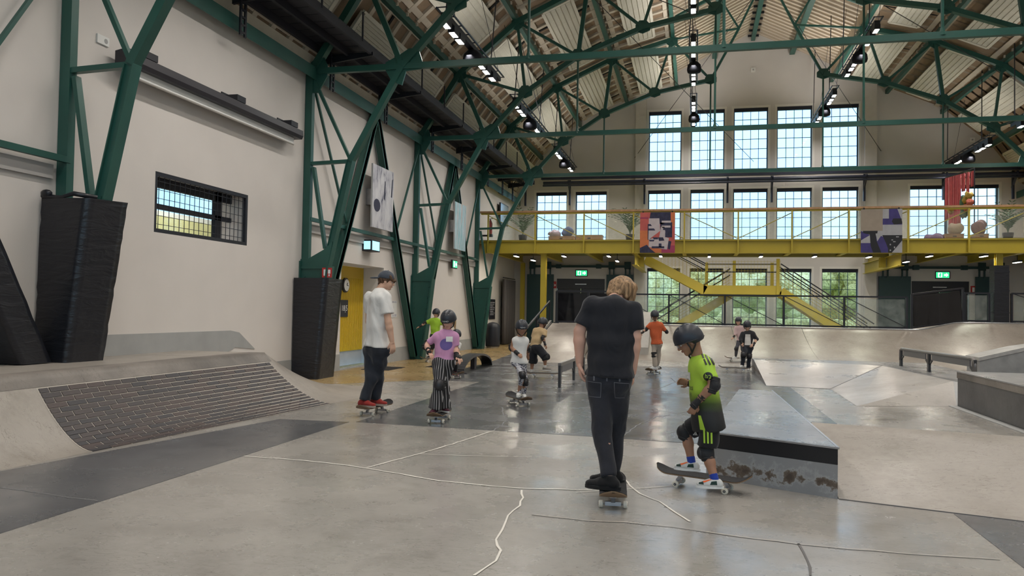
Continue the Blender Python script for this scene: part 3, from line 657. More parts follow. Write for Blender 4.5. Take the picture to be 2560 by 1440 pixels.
# ---- front bank
t = thing('bank_ramp', 'broad pale concrete bank rising right of the black-edged ledge', 'skate ramp', (3.6, 7.4, 0))
mb = MB(); a0, a1, r0, r1, c0, c1 = V3(1.14,6.74,0), V3(7.4,4.95,0), V3(1.14,8.27,.40), V3(7.4,7.15,.40), V3(1.14,9.7,0), V3(7.4,9.0,0)
n = 12; P = []
for i in range(n+1):
    s = i/n; P.append([lerp(lerp(a0, a1, s), lerp(r0, r1, s), k)-(0, 0, .05*math.sin(math.pi*k)) + (0,0,.003) for k in np.linspace(0, 1, 9)]+[lerp(lerp(r0, r1, s), lerp(c0, c1, s), k)+(0,0,.002) for k in np.linspace(.1, 1, 8)])
mb.grid(P); obj('bank_surface', mb, RAMPCONC, t, smooth=True, fix=False)
mb = MB(); mb.add([a0, r0, c0], [(0, 1, 2)]); mb.add([a1, r1, c1], [(0, 2, 1)]); obj('side_face', mb, CHIP, t)
mb = MB(); mb.bar(a0+(0, 0, .003), a1+(0, 0, .003), .012, .006); obj('joint', mb, CRACKD, t)
# ---- corner bank behind, with its deck and rail
t = thing('corner_bank', 'wide pale corner bank with a low deck in the middle distance', 'skate ramp', (3.4, 17.5, 0))
A0, A1, A2, A3 = V3(1.45,16.8,.003), V3(2.64,16.6,.003), V3(2.57,13.64,.003), V3(4.21,14.25,.003)
B0, B1, B2, B3 = V3(1.47,20.6,.31), V3(4.25,19.7,.31), V3(4.55,15.6,.31), V3(4.6,14.25,.31)
mb = MB(); mb.add([A0, A1, B1, B0], [(0, 1, 2, 3)]); mb.add([A1, A2, A3, B2, B1, B3], [(0, 1, 4), (1, 3, 4), (1, 2, 3), (2, 5, 3)]); obj('bank_surface', mb, concrete('bank_white', (.33,.305,.28), (.46,.435,.405), .34), t, fix=False)
mb = MB(); mb.add([A0, B0, V3(1.47,20.6,0)], [(0, 1, 2)]); mb.add([V3(1.47,20.6,0), B0, V3(1.47,21.3,.31), V3(1.47,21.3,0)], [(0, 1, 2, 3)]); obj('side_face', mb, CHIP, t)
mb = MB(); mb.add([B0, B1, B2, B3, V3(5.6,14.25,.31), V3(5.6,21.3,.31), V3(1.47,21.3,.31)], [(0, 1, 2, 3, 4, 5, 6)]); mb.add([V3(1.47,21.3,0), V3(1.47,21.3,.31), V3(5.6,21.3,.31), V3(5.6,21.3,0)], [(0, 1, 2, 3)]); obj('deck', mb, LEDGETOP, t)
mb = MB(); mb.bar(A1, B1, .02, .008); mb.bar(A0, A1, .02, .008); obj('joint', mb, CRACKD, t)
RAILM = M('rail_steel', (.055,.056,.06), .35, metal=.5); RAILTOP = M('rail_worn_top', (.20,.19,.185), .35, metal=.6)
def rail(name, label, p, q, ht, posts, rnd=True):
    p = np.asarray(p, float); q = np.asarray(q, float); d = unit(q-p); t = thing(name, label, 'skate rail', p)
    mb = MB(); z = V3(0, 0, ht); r = .06
    mb.path([p+z*.35, p+z-(0,0,.1), p+z-(0,0,.03)+d*.03, p+z+d*.1, q+z-d*.1, q+z-(0,0,.03)-d*.03, q+z-(0,0,.1), q+z*.35], .035, 10) if rnd else mb.bar(p+z, q+z, .06, .06)
    obj('top_rail', mb, RAILTOP, t, smooth=rnd)
    for f in posts:
        a = lerp(p, q, f); mb = MB(); mb.bar(a, a+z*.96, .05, .09, up=d); obj('post', mb, RAILM, t)
    L = np.linalg.norm(q-p); fs_ = list(posts)
    for f, g in zip(fs_[:-1], fs_[1:]):
        a, b = lerp(p, q, f), lerp(p, q, g); mb = MB(); c = .18
        mb.bar(a+z*.78+d*c, b+z*.78-d*c, .02, ht*.32); obj('web_plate', mb, M('rail_web', (.12,.12,.13), .4), t)
        mb = MB(); mb.bar(a+z*.35, a+z*.62+d*c, .02, .04); obj('brace', mb, RAILM, t); mb = MB(); mb.bar(b+z*.35, b+z*.62-d*c, .02, .04); obj('brace', mb, RAILM, t)
    return t
rail('grind_rail', 'long black grind rail with two bays on the corner bank deck', (4.66,19.75,.31), (4.95,15.75,.31), .40, (0.005, .44, .995))
t = rail('flat_rail', 'short flat grind rail on the dark floor left of the black-shirted man', (-2.47,14.75,0), (-2.44,17.9,0), .44, (.01, .55, .99), False)
# ---- dark grind box at the right edge, pale box far right
def plainbox(name, label, x0, x1, y0, y1, z0, z1, body, cap, capmat):
    t = thing(name, label, 'skate ledge', ((x0+x1)/2, (y0+y1)/2, z0)); mb = MB(); mb.box(x0, x1, y0, y1, z0, z1-cap); obj('body', mb, body, t)
    mb = MB(); mb.box(x0-.01, x1+.01, y0-.01, y1+.01, z1-cap, z1-.012); obj('edge_band', mb, capmat, t); mb = MB(); mb.box(x0+.01, x1-.01, y0+.01, y1-.01, z1-.012, z1); obj('top', mb, LEDGETOP, t)
    mb = MB(); mb.box(x0-.016, x0+.006, y0, y1, z1-.014, z1+.004); obj('nosing', mb, STEEL, t); return t
DARKBOX = concrete('dark_box', (.055,.055,.06), (.12,.118,.118), .45, scratch=.6)
t = plainbox('grind_box', 'dark scuffed grind box at the right edge of the picture', 4.22, 7.6, 9.6, 14.24, 0, .576, DARKBOX, .11, WORNCONC)
mb = MB(); mb.box(4.08, 4.21, 9.6, 14.24, 0, .012); obj('foot_strip', mb, GREYBASE, t)
t = thing('slanted_box', 'pale grey slanted box by the foot of the far ramp', 'skate ledge', (8.6, 24, 0))
mb = MB(); mb.prism([(7.28,22.8,0),(9.2,22.8,0),(9.2,22.8,.76),(8.3,22.8,.60),(7.28,22.8,.32)], (0,1.0,0)); obj('body', mb, M('pale_box', (.26,.265,.27), .6, var=.15), t)
mb = MB(); mb.prism([(7.26,22.78,.322),(8.3,22.78,.605),(9.22,22.78,.765),(9.22,22.78,.86),(8.3,22.78,.70),(7.26,22.78,.415)], (0,1.04,0)); obj('cap', mb, M('pale_cap', (.34,.34,.335), .5, var=.15), t)
# ---- far quarter pipe
t = thing('quarter_pipe', 'wide curved concrete quarter pipe below the fence', 'skate ramp', (3, 26, 0))
mb = MB(); xs = np.concatenate([np.linspace(-3.3, 6.6, 24), np.linspace(6.9, 12.5, 20)]); P = []
def qp_top(x): s = min(max((x-6.7)/1.7, 0), 1); s = s*s*(3-2*s); return 27.0+.7*s, 1.03+.25*s
for x in xs:
    yt, zt = qp_top(x); P.append([V3(x, lerp(23.9, yt, k), zt*(k**1.9)+.002) for k in np.linspace(0, 1, 15)]+[V3(x, yt+1.2, zt), V3(x, yt+1.2, 0)])
mb.grid(P); obj('ramp_surface', mb, QPCONC, t, smooth=True, fix=False)
mb = MB(); L = [V3(x, qp_top(x)[0], qp_top(x)[1]+.005) for x in xs]; mb.path(L, .025, 6); obj('coping', mb, STEEL, t)
mb = MB(); mb.add([V3(-3.3, 23.9, 0)]+[V3(-3.3, lerp(23.9, 27, k), 1.03*k**1.9) for k in np.linspace(0, 1, 15)]+[V3(-3.3, 28.2, 1.03), V3(-3.3, 28.2, 0)], [tuple(range(18))]); obj('side_face', mb, CHIP, t)
for xx in (1.2, 3.4):
    mb = MB(); mb.path([V3(xx+.35*(1-k), lerp(23.95, 27, k), 1.03*k**1.9+.004) for k in np.linspace(0, 1, 10)], .008, 4); obj('joint', mb, CRACKD, t)
t = thing('end_block', 'concrete end block beside the orange-shirted child', 'skate ledge', (-1.6, 26.6, 0))
mb = MB(); mb.prism([(-1.9,24.9,0),(-1.9,28.2,0),(-1.9,28.2,1.46),(-1.9,26.6,1.46),(-1.9,25.6,1.0),(-1.9,24.9,.35)], (.52,0,0)); obj('body', mb, M('block_concrete', (.40,.38,.35), .6, var=.1), t)
t = thing('access_ramp', 'straight pale access ramp left of the man in black', 'skate ramp', (-4.2, 24.4, 0))
mb = MB(); mb.hexa([(-4.8,21.9,0),(-3.32,21.6,0),(-3.32,28.2,0),(-4.8,28.2,0)], [(-4.8,21.9,.003),(-3.32,21.6,.003),(-3.32,27.0,1.02),(-4.8,27.0,1.02)]); mb.box(-4.8,-3.32,27.0,28.2,0,1.02); obj('slope', mb, QPCONC, t)
mb = MB(); mb.bar((-4.86,22.0,.05),(-4.86,27.0,1.07), .08, .1); obj('edge_kerb', mb, STEEL, t)
t = thing('handrail', 'sloping black handrail beside the straight access ramp', 'handrail', (-4.9, 24.5, 0))
mb = MB(); mb.bar((-4.9,22.3,.72),(-4.9,27.0,1.78), .05, .05); obj('top_rail', mb, BLACK, t)
for y in (22.4, 24.7, 27.0):
    mb = MB(); mb.bar((-4.9,y,.08+(y-22.3)*.2),(-4.9,y,.72+(y-22.3)*.225), .05, .05); obj('post', mb, BLACK, t)
# ---- rainbow rail
t = thing('rainbow_rail', 'arched black rainbow rail on the ochre floor edge', 'skate rail', (-5.2, 18.4, 0))
mb = MB(); P = [V3(-5.2, 18.43-1.28*math.cos(a), .33*math.sin(a)+.03) for a in np.linspace(0, math.pi, 22)]
for a, b in zip(P[:-1], P[1:]): mb.bar(a, b, .28, .05, up=np.cross(b-a, (1,0,0)))
obj('arch', mb, RAILM, t)
mb = MB(); mb.bar((-5.2,18.43,0),(-5.2,18.43,.34), .1, .2, up=(0,1,0)); obj('middle_post', mb, BLACK, t)
mb = MB(); mb.box(-5.42,-4.98,17.1,19.78,0.004,.02); obj('base_plate', mb, RAILM, t)
# ================================================================== fence on the quarter pipe
def fence(pts, label, glassmat, diag=1, zt=1.03):
    pts = [np.asarray(p, float) for p in pts]; t = thing('glass_fence', label, 'fence', lerp(pts[0], pts[-1], .5), group='black framed glass fences')
    for p, q in zip(pts[:-1], pts[1:]):
        mb = MB(); mb.bar(p+(0,0,.06), q+(0,0,.06), .05, .05); obj('bottom_rail', mb, BLACK, t); mb = MB(); mb.bar(p+(0,0,zt), q+(0,0,zt), .05, .05); obj('top_rail', mb, BLACK, t)
        d = unit(q-p); mb = MB(); mb.bar(p+d*.06+(0,0,zt/2), q-d*.06+(0,0,zt/2), .012, zt-.14); obj('glass_panel', mb, glassmat, t)
        if diag: mb = MB(); mb.bar(p+(0,-.03,zt), q+(0,-.03,.06), .022, .022); obj('diagonal_rod', mb, BLACK, t)
    for p in pts:
        mb = MB(); mb.bar(p, p+(0,0,zt), .06, .06, up=(0,1,0)); mb.box(p[0]-.09, p[0]+.09, p[1]-.06, p[1]+.06, p[2], p[2]+.03); obj('post', mb, BLACK, t)
DARKGLASS = glass('dark_glass', (.10,.11,.14), .9, dirt=.05, dirtcol=(.3,.3,.34))
fence([(x, 27.15, 1.03) for x in (-2.7, -.83, 1.0, 2.86, 4.72, 6.58)], 'black framed glass fence along the top of the quarter pipe', FENCEGLASS)
fence([(6.72,27.15,1.03),(8.42,27.9,1.27)], 'dark glass fence panel angled up at the right end of the ramp', DARKGLASS, 0, 1.12)
fence([(8.5,27.98,1.285),(9.2,27.98,1.285)], 'short glass fence left of the black padded post', FENCEGLASS, 0, .95)
fence([(9.85,27.98,1.285),(12.4,27.98,1.285)], 'glass fence right of the black padded post', FENCEGLASS, 1, .95)
fence([(-4.69,27.15,1.02),(-3.57,27.15,1.02),(-2.75,27.15,1.02)], 'dark glass fence at the top of the straight access ramp', DARKGLASS, 0, 1.12)
# ================================================================== yellow balcony
YM = 28.4
t = thing('balcony', 'yellow steel balcony with glass balustrade and wooden handrail', 'balcony', (2.3, 31, 0))
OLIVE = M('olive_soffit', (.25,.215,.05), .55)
mb = MB(); mb.ibeam((-7.75,YM,3.78),(12.4,YM,3.78), .2, .46); obj('edge_beam', mb, YELLOW, t)
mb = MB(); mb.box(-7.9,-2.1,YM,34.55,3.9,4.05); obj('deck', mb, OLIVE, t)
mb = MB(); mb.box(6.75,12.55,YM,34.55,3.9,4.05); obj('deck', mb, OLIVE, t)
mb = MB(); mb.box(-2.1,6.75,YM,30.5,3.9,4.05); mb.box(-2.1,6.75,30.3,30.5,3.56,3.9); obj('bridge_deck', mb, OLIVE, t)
PX = [-7.51,-5.72,-3.92,-2.14,-.36,1.47,3.24,5.06,6.89,8.72,10.55,12.3]
GLB = glass('balcony_glass', (.97,.99,.97), .5, dirt=.07, dirtcol=(.75,.72,.68))
for i, x in enumerate(PX):
    mb = MB(); mb.bar((x,YM-.08,3.56),(x,YM-.08,5.02), .05, .1, up=(0,1,0)); obj('stiffener_post', mb, YELLOW, t)
    if not (-2 < x < 6.7):
        mb = MB(); mb.ibeam((x,YM+.1,3.74),(x,34.4,3.74), .16, .3); obj('cross_beam', mb, YELLOW, t)
    elif x != PX[0]: mb = MB(); mb.ibeam((x,YM+.1,3.74),(x,30.3,3.74), .14, .3); obj('cross_beam', mb, YELLOW, t)
    if i+1 < len(PX):
        x2 = PX[i+1]; mb = MB(); mb.box(x+.04, x2-.04, YM-.02, YM-.008, 4.08, 4.95); obj('glass_panel', mb, GLB, t)
        p, q = ((x,YM+.05,4.95),(x2,YM+.05,4.07)) if x < XC-1 else ((x,YM+.05,4.07),(x2,YM+.05,4.95))
        mb = MB(); mb.tube(p, q, .018, n=6); obj('diagonal_rod', mb, YELLOW, t)
mb = MB(); mb.box(-7.8,12.4,YM-.07,YM+.07,5.0,5.05); obj('rail_angle', mb, YELLOW, t)
mb = MB(); mb.box(-7.85,12.4,YM-.11,YM+.11,5.05,5.12); obj('wooden_handrail', mb, WOOD, t)
for (x, y, z0, w_) in ((-5.44,28.62,0,.2),(9.72,28.7,0,.2),(-7.47,34.3,0,.18),(-2.0,30.6,3.2,.2),(6.6,30.6,3.2,.2)):
    mb = MB(); mb.ibeam((x,y,z0),(x,y,3.56), w_, w_, up=(0,1,0)); obj('column', mb, YELLOW, t)
mb = MB(); mb.ibeam((-2.1,28.6,3.35),(-2.1,34.3,3.35), .2, .42); mb.ibeam((6.75,28.6,3.35),(6.75,34.3,3.35), .2, .42); obj('side_girder', mb, YELLOW, t, kind='stuff')
t = thing('padded_post', 'black padded post standing on the ramp deck at the right', 'post', (9.5, 28.0, 1.28))
mb = MB(); mb.box(9.30,9.72,27.8,28.25,1.286,3.12); obj('pad', mb, PAD, t); mb = MB(); [mb.box(9.29,9.73,27.79,28.26,z,z+.03) for z in (1.6,2.3,2.9)]; obj('strap', mb, BLACK, t, kind='stuff')
# lamps below the balcony
for i, (px, py) in enumerate([(1291,640),(1410,640),(1522,640),(1652,640),(1773,641),(1902,641),(2036,641),(2172,642),(2323,640),(2459,640),(1333,650),(1543,652),(2265,654),(2543,655)]):
    drop = i >= 10; y = 29.0 if not drop else 30.2
    p = aty(px, py, y); z = min(p[2], 3.52)
    lt = thing('tube_lamp', '%s small tube lamp %s' % (['first','second','third','fourth','fifth','sixth','seventh','eighth','ninth','tenth','leftmost','second','third','rightmost'][i], 'hanging on a rod below the balcony' if drop else 'from the left fixed under the balcony beam'), 'lamp', (p[0], y, z), group='tube lamps under the balcony')
    mb = MB(); mb.box(p[0]-.05,p[0]+.05,y-.3,y+.3,z-.01,z+.05); obj('housing', mb, BLACK, lt); mb = MB(); mb.box(p[0]-.045,p[0]+.045,y-.29,y+.29,z-.03,z-.011); obj('tube', mb, M('tube_glow', (1,.95,.85), .5, emit=6.), lt)
    if drop: mb = MB(); mb.tube((p[0],y,z+.05),(p[0],y,3.9), .012, n=6); obj('rod', mb, BLACK, lt)
    if not drop:
        ld = bpy.data.lights.new('tube_light', 'AREA'); ld.shape = 'RECTANGLE'; ld.size = .1; ld.size_y = .6; ld.energy = 30; ld.color = (1,.93,.78)
        lo = bpy.data.objects.new('tube_light', ld); C.objects.link(lo); lo.parent = lt; lo.location = (0,0,-.06)
# ---- stairs behind
t = thing('staircase', 'yellow steel staircase with landing and mesh railings behind the fence', 'staircase', (2, 32, 0))
YS = 31.4
def flight(p, q, name, w_=1.2):
    p = np.asarray(p, float); q = np.asarray(q, float)
    for dy in (0, w_): mb = MB(); mb.bar(p+(0,dy,0), q+(0,dy,0), .05, .34, up=(0,0,1)); obj('stringer', mb, YELLOW, t)
    n = max(4, int(abs(q[2]-p[2])/.18))
    for i in range(1, n):
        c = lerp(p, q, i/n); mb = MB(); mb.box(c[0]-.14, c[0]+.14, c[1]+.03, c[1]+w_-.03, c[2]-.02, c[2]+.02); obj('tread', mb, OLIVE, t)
    for dy in (0, w_):
        mb = MB(); mb.tube(p+(0,dy,1.05), q+(0,dy,1.05), .025, n=6); mb.tube(p+(0,dy,.8), q+(0,dy,.8), .02, n=6); obj('handrail', mb, BLACK, t, kind='stuff')
        mb = MB()
        for k in range(5): z = .25+k*.12; mb.bar(p+(0,dy,z), q+(0,dy,z), .008, .008)
        m_ = int(abs(q[0]-p[0])/.14)
        for k in range(m_+1): c = lerp(p, q, k/m_)+(0,dy,0); mb.bar(c+(0,0,.15), c+(0,0,1.0), .007, .007, up=(0,1,0))
        obj('mesh_railing', mb, YELLOW, t, kind='stuff')
flight((-1.9,YS,3.55),(.42,YS,2.32), 'upper')
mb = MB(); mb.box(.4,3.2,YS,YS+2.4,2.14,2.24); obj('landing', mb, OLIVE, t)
mb = MB(); mb.bar((.35,YS,2.36),(3.22,YS,2.36), .05, .34); mb.bar((.4,YS+2.4,2.3),(3.2,YS+2.4,2.3), .05, .3); obj('landing_beam', mb, YELLOW, t, kind='stuff')
mb = MB()
for k in range(9): z = 2.5+k*.12; mb.bar((.45,YS-.02,z),(3.18,YS-.02,z), .008, .008)
for k in range(24): mb.bar((.45+k*.119,YS-.02,2.5),(.45+k*.119,YS-.02,3.5), .007, .007, up=(0,1,0))
obj('mesh_railing', mb, YELLOW, t, kind='stuff')
mb = MB(); mb.tube((.45,YS,3.35),(3.1,YS,3.35), .025, n=6); mb.tube((.45,YS,3.05),(3.1,YS,3.05), .025, n=6); obj('handrail', mb, BLACK, t, kind='stuff')
for x, y in ((3.1,YS),(1.55,YS+1.2),(3.1,YS+2.4),(.5,YS+2.4)): mb = MB(); mb.bar((x,y,2.24 if x != 3.1 else 2.2),(x,y,3.56), .12, .12, up=(0,1,0)); obj('post', mb, YELLOW, t)
flight((3.2,YS,2.32),(6.5,YS,.1), 'right'); flight((1.4,YS+1.25,2.2),(-1.9,YS+1.25,.1), 'left', 1.1)
# ---- gable furniture
t = thing('crane_rail', 'black steel crane rail running across the gable', 'beam', (2.3, 33.9, 7.0))
mb = MB(); mb.bar((-6.6,33.9,7.3),(12.5,33.9,7.3), .25, .22); obj('beam', mb, BLUEBLACK, t); mb = MB(); mb.tube((-6.5,33.8,7.03),(12.5,33.8,7.03), .07, n=10); mb.tube((-6.5,33.7,6.9),(12.5,33.7,6.9), .04, n=8); obj('pipe', mb, BLUEBLACK, t, kind='stuff')
for px in (1313,1424,1611,1819,1930,2162,2360,2535):
    p = aty(px, 470, 34.1); mb = MB(); mb.bar((p[0],34.2,6.1),(p[0],34.2,7.2), .08, .1, up=(0,1,0)); mb.bar((p[0],34.3,6.55),(p[0],33.7,7.1), .06, .08); obj('bracket', mb, BLUEBLACK, t)
DOORG = M('dark_green_door', (.012,.045,.05), .5)
EXITG = M('exit_green', (.03,.55,.22), .5, emit=1.4); EXITW = M('exit_white', (.75,1,.85), .5, emit=1.8)
def exit_sign(c, xd, label, s=1., yd=(0,0,1)):
    c = np.asarray(c, float); xd = unit(xd); n_ = np.cross(xd, yd); t = thing('exit_sign', label, 'exit sign', c)
    def pl(name, x0, x1, z0, z1, d0, d1, m): mb = MB(); mb.hexa([c+xd*x+V3(0,0,z)*s+n_*d0 for x, z in ((x0*s,z0),(x1*s,z0),(x1*s,z1),(x0*s,z1))], [c+xd*x+V3(0,0,z)*s+n_*d1 for x, z in ((x0*s,z0),(x1*s,z0),(x1*s,z1),(x0*s,z1))]); return obj(name, mb, m, t)
    pl('housing', -.24, .24, 0, .26, -.06, 0, BLACK); pl('panel', -.21, .21, .03, .23, .001, .008, EXITG)
    mb = MB()
    for poly in ([(-.15,.05),(-.02,.05),(-.02,.21),(-.15,.21)], [(.04,.10),(.11,.10),(.11,.06),(.18,.13),(.11,.20),(.11,.16),(.04,.16)]): mb.add([c+xd*x*s+V3(0,0,z*s)+n_*.010 for x, z in poly], [tuple(range(len(poly)))])
    obj('symbol', mb, EXITW, t, fix=False); mb = MB(); mb.add([c+xd*x*s+V3(0,0,z*s)+n_*.012 for x, z in [(-.10,.06),(-.06,.06),(-.05,.12),(-.04,.2),(-.09,.2),(-.12,.12)]], [tuple(range(6))]); obj('figure', mb, EXITG, t, fix=False); return t
for k, (a, b, leaves) in enumerate([(-5.98,-3.84,((-7.3,-6.1),(-3.75,-2.6))), (8.56,10.68,((7.3,8.5),(10.85,11.95)))]):
    side = ['left', 'right'][k]
    t = thing('door_%d' % (k+1), 'dark double door under the exit sign at the %s of the gable' % side, None, ((a+b)/2, YB, 0), kind='structure')
    for x0, x1 in ((a+.02, (a+b)/2-.01), ((a+b)/2+.01, b-.02)): mb = MB(); mb.box(x0, x1, YB+.12, YB+.18, .02, 2.45); obj('door_leaf', mb, M('door_black', (.012,.013,.02), .45), t)
    mb = MB(); mb.box(a,b,YB+.08,YB+.2,2.45,2.88); obj('door_closer_panel', mb, M('door_black', (.012,.013,.02), .45), t); mb = MB(); mb.box((a+b)/2-.25,(a+b)/2+.25,YB+.06,YB+.09,2.62,2.66); obj('closer', mb, STEEL, t)
    t = thing('sliding_track', 'green sliding door track with rollers above the %s double door' % side, 'door track', ((leaves[0][0]+leaves[1][1])/2, YB-.1, 3.2))
    x0, x1 = leaves[0][0], leaves[1][1]; mb = MB(); mb.bar((x0+.1,YB-.12,3.42),(x1-.1,YB-.12,3.42), .06, .1); obj('track', mb, DOORG, t)
    for f in (.3,.68): c = lerp(x0,x1,f); mb = MB(); mb.box(c-.11,c+.11,YB-.17,YB-.02,3.33,3.51); obj('stop', mb, DOORG, t)
    for m_, (p, q) in enumerate(leaves):
        lt = thing('sliding_door', 'green sliding door leaf pushed %s of the %s double door' % (['left','right'][m_], side), 'door', ((p+q)/2, YB-.12, 0), group='green sliding door leaves')
        mb = MB(); mb.box(p,q,YB-.16,YB-.08,.1,3.06); obj('leaf', mb, DOORG, lt)
        for f in (.2,.8): c = lerp(p,q,f); mb = MB(); mb.box(c-.14,c+.14,YB-.2,YB-.18,3.3,3.62); mb.box(c-.12,c-.06,YB-.2,YB-.14,3.0,3.35); mb.box(c+.06,c+.12,YB-.2,YB-.14,3.0,3.35); obj('roller_hanger', mb, DOORG, lt)
exit_sign((-4.87,YB-.02,2.98), (1,0,0), 'green exit sign over the left double door', 1.15); exit_sign((9.7,YB-.02,2.98), (1,0,0), 'green exit sign over the right double door', 1.15)
SIGNRED = M('sign_red', (.45,.02,.015), .5)
def wall_sign(name, label, cat, c, xd, w_, h_, mat, marks=(), th=.012, zd=(0,0,1)):
    c = np.asarray(c, float); xd = unit(xd); zd = unit(zd); n_ = np.cross(xd, zd); t = thing(name, label, cat, c)
    mb = MB(); r = [(-w_/2,-h_/2),(w_/2,-h_/2),(w_/2,h_/2),(-w_/2,h_/2)]; mb.hexa([c+xd*x+zd*z for x, z in r], [c+xd*x+zd*z+n_*th for x, z in r]); obj('plate', mb, mat, t)
    for nm_, m_, polys in marks:
        mb = MB()
        for poly in polys: mb.add([c+xd*x*w_+zd*z*h_+n_*(th+.002) for x, z in poly], [tuple(range(len(poly)))])
        obj(nm_, mb, m_, t, fix=False)
    return t
R4 = lambda x0, x1, z0, z1: [(x0,z0),(x1,z0),(x1,z1),(x0,z1)]
wall_sign('fire_sign', 'small red fire sign left of the left double door', 'sign', (-6.1,YB-.02,2.6), (1,0,0), .22, .3, SIGNRED, [('pictogram', WHITE, [R4(-.3,0,-.3,.3), R4(.1,.35,-.2,.1)])])
wall_sign('fire_sign', 'small red fire sign right of the right double door', 'sign', (10.86,YB-.02,2.55), (1,0,0), .3, .3, SIGNRED, [('pictogram', WHITE, [R4(-.3,0,-.3,.3), R4(.1,.35,-.2,.1)])])
for (x, z) in ((2.2,9.4+2.0),(11.05,9.0),(7.0,10.0)):
    pass
# ================================================================== white wall furniture (left)
Xw = XL
def on_wall(px, py, off=0.): return atx(px, py, Xw+off)
# grille window
t = thing('window_%d' % (wn[0]+1), 'small wide window with black mesh grille in the white wall', None, (XL, 11.5, 2.55), kind='structure'); y0, y1, z0, z1 = WIN_L
mb = MB(); f = .06
for b_ in ((y0,y1,z0,z0+f),(y0,y1,z1-f,z1),(y0,y0+f,z0+f,z1-f),(y1-f,y1,z0+f,z1-f)): mb.box(XL-.06,XL-.005,b_[0],b_[1],b_[2],b_[3])
obj('grille_frame', mb, BLACK, t)
for k in range(1, 20): yy = lerp(y0,y1,k/20); mb = MB(); mb.box(XL-.034,XL-.026,yy-.004,yy+.004,z0+f,z1-f); obj('grille_wire', mb, BLACK, t)
for k in range(1, 7): zz = lerp(z0,z1,k/7); mb = MB(); mb.box(XL-.038,XL-.03,y0+f,y1-f,zz-.004,zz+.004); obj('grille_wire', mb, BLACK, t)
mb = MB(); mb.box(XL-.4,XL-.33,y0,y1,z0,z0+.07); mb.box(XL-.4,XL-.33,y0,y1,z1-.16,z1); mb.box(XL-.4,XL-.33,y0,y1,z0+.42,z0+.5); mb.box(XL-.4,XL-.33,y1-.5,y1-.32,z0,z1); obj('sash', mb, BLACK, t)
mb = MB(); mb.box(XL-.37,XL-.36,y0,y1-.5,z0+.07,z1-.16); obj('pane', mb, glass('sash_glass', (.8,.84,.86), 1.), t)
# room behind the small window, with its own daylight opening and a lamp added to brighten it
OFFW = M('side_room_wall', (.55,.53,.46), .8)
wall_x('wall_side_room', XL-4.2, XL-4.1, 8.0, 21.5, 0, 5.6, [(9.0,20.0,3.62,4.35)], OFFW, 'far wall of the side room with a daylight strip')
mb = MB(); mb.box(XL-4.2,XL-.62,8.0,21.5,5.5,5.6); obj('ceiling.002', mb, BROWN, kind='structure', label='side room ceiling'); mb = MB(); mb.box(XL-4.2,XL-.62,8.0,21.5,-.2,0); obj('floor.001', mb, YELCONC, kind='structure', label='side room floor')
mb = MB(); mb.box(XL-4.2,XL-.62,7.9,8.0,0,5.6); mb.box(XL-4.2,XL-.62,21.5,21.6,0,5.6); obj('wall_side_room_end', mb, OFFW, kind='structure', label='end walls of the side room')
t = thing('wall_panel', 'yellow, orange and pale panels on the side room wall', 'panel', (XL-4.05,16,2.4))
for a, b, m_ in [(15.6,18.4,M('pale_yellow_panel',(.46,.43,.2),.6)),(14.2,15.5,M('pale_panel',(.5,.55,.6),.6)),(12.4,14.1,M('lime_panel',(.45,.5,.3),.6)),(18.5,19.4,M('orange_panel',(.55,.2,.05),.6))]: mb = MB(); mb.box(XL-4.1,XL-4.05,a,b,2.5,3.5); obj('panel', mb, m_, t)
t = thing('fill_lamp', 'added fill lamp inside the side room', 'lamp', (XL-2.4,15,5.3)); mb = MB(); mb.box(XL-2.6,XL-2.2,12.5,17.5,5.32,5.45); obj('housing', mb, WHITE, t); mb = MB(); mb.box(XL-2.55,XL-2.25,12.6,17.4,5.30,5.318); obj('diffuser', mb, LED, t)
ld = bpy.data.lights.new('room_fill', 'AREA'); ld.shape = 'RECTANGLE'; ld.size = .3; ld.size_y = 4.8; ld.energy = 260; lo = bpy.data.objects.new('room_fill', ld); C.objects.link(lo); lo.parent = t; lo.location = (0,0,-.05)
# projection screen
t = thing('projection_screen', 'long black rolled projection screen on the white wall', 'projection screen', (XL+.2, 11.7, 4.8))
mb = MB(); mb.prism([(XL+.10,9.25,4.78),(XL+.30,9.25,4.78),(XL+.33,9.25,4.84),(XL+.32,9.25,4.95),(XL+.2,9.25,4.98),(XL+.10,9.25,4.96)], (0,4.95,0)); obj('housing', mb, M('screen_housing', (.02,.018,.026), .4), t)
mb = MB(); mb.box(XL+.2,XL+.205,9.4,14.05,4.66,4.78); obj('cloth_edge', mb, WHITE, t); mb = MB(); mb.tube((XL+.2,9.4,4.655),(XL+.2,14.05,4.655),.018,n=8); obj('bottom_bar', mb, M('bar_grey', (.4,.38,.35), .5), t)
for yy in (9.75,12.05,13.9): mb = MB(); mb.box(XL,XL+.30,yy-.13,yy+.13,4.97,5.07); mb.box(XL,XL+.02,yy-.16,yy+.16,4.93,5.12); obj('bracket', mb, BLACK, t)
def socket(px, py, label, w_=.22, h_=.12):
    p = on_wall(px, py); t = thing('wall_socket', label, 'socket', (XL, p[1], p[2])); mb = MB(); mb.box(XL,XL+.025,p[1]-w_/2,p[1]+w_/2,p[2]-h_/2,p[2]+h_/2); obj('plate', mb, WHITE, t); mb = MB(); mb.lathe((XL+.025,p[1]+w_*.22,p[2]), [(.035,0),(.03,.004)], 12, axis=(1,0,0)); obj('outlet', mb, GREYBASE, t)
socket(255,101,'double wall socket high above the projection screen'); socket(824,874,'double wall socket low beside the padded column', .2, .1); socket(826,838,'narrow white switch plate beside the padded column', .08, .2)
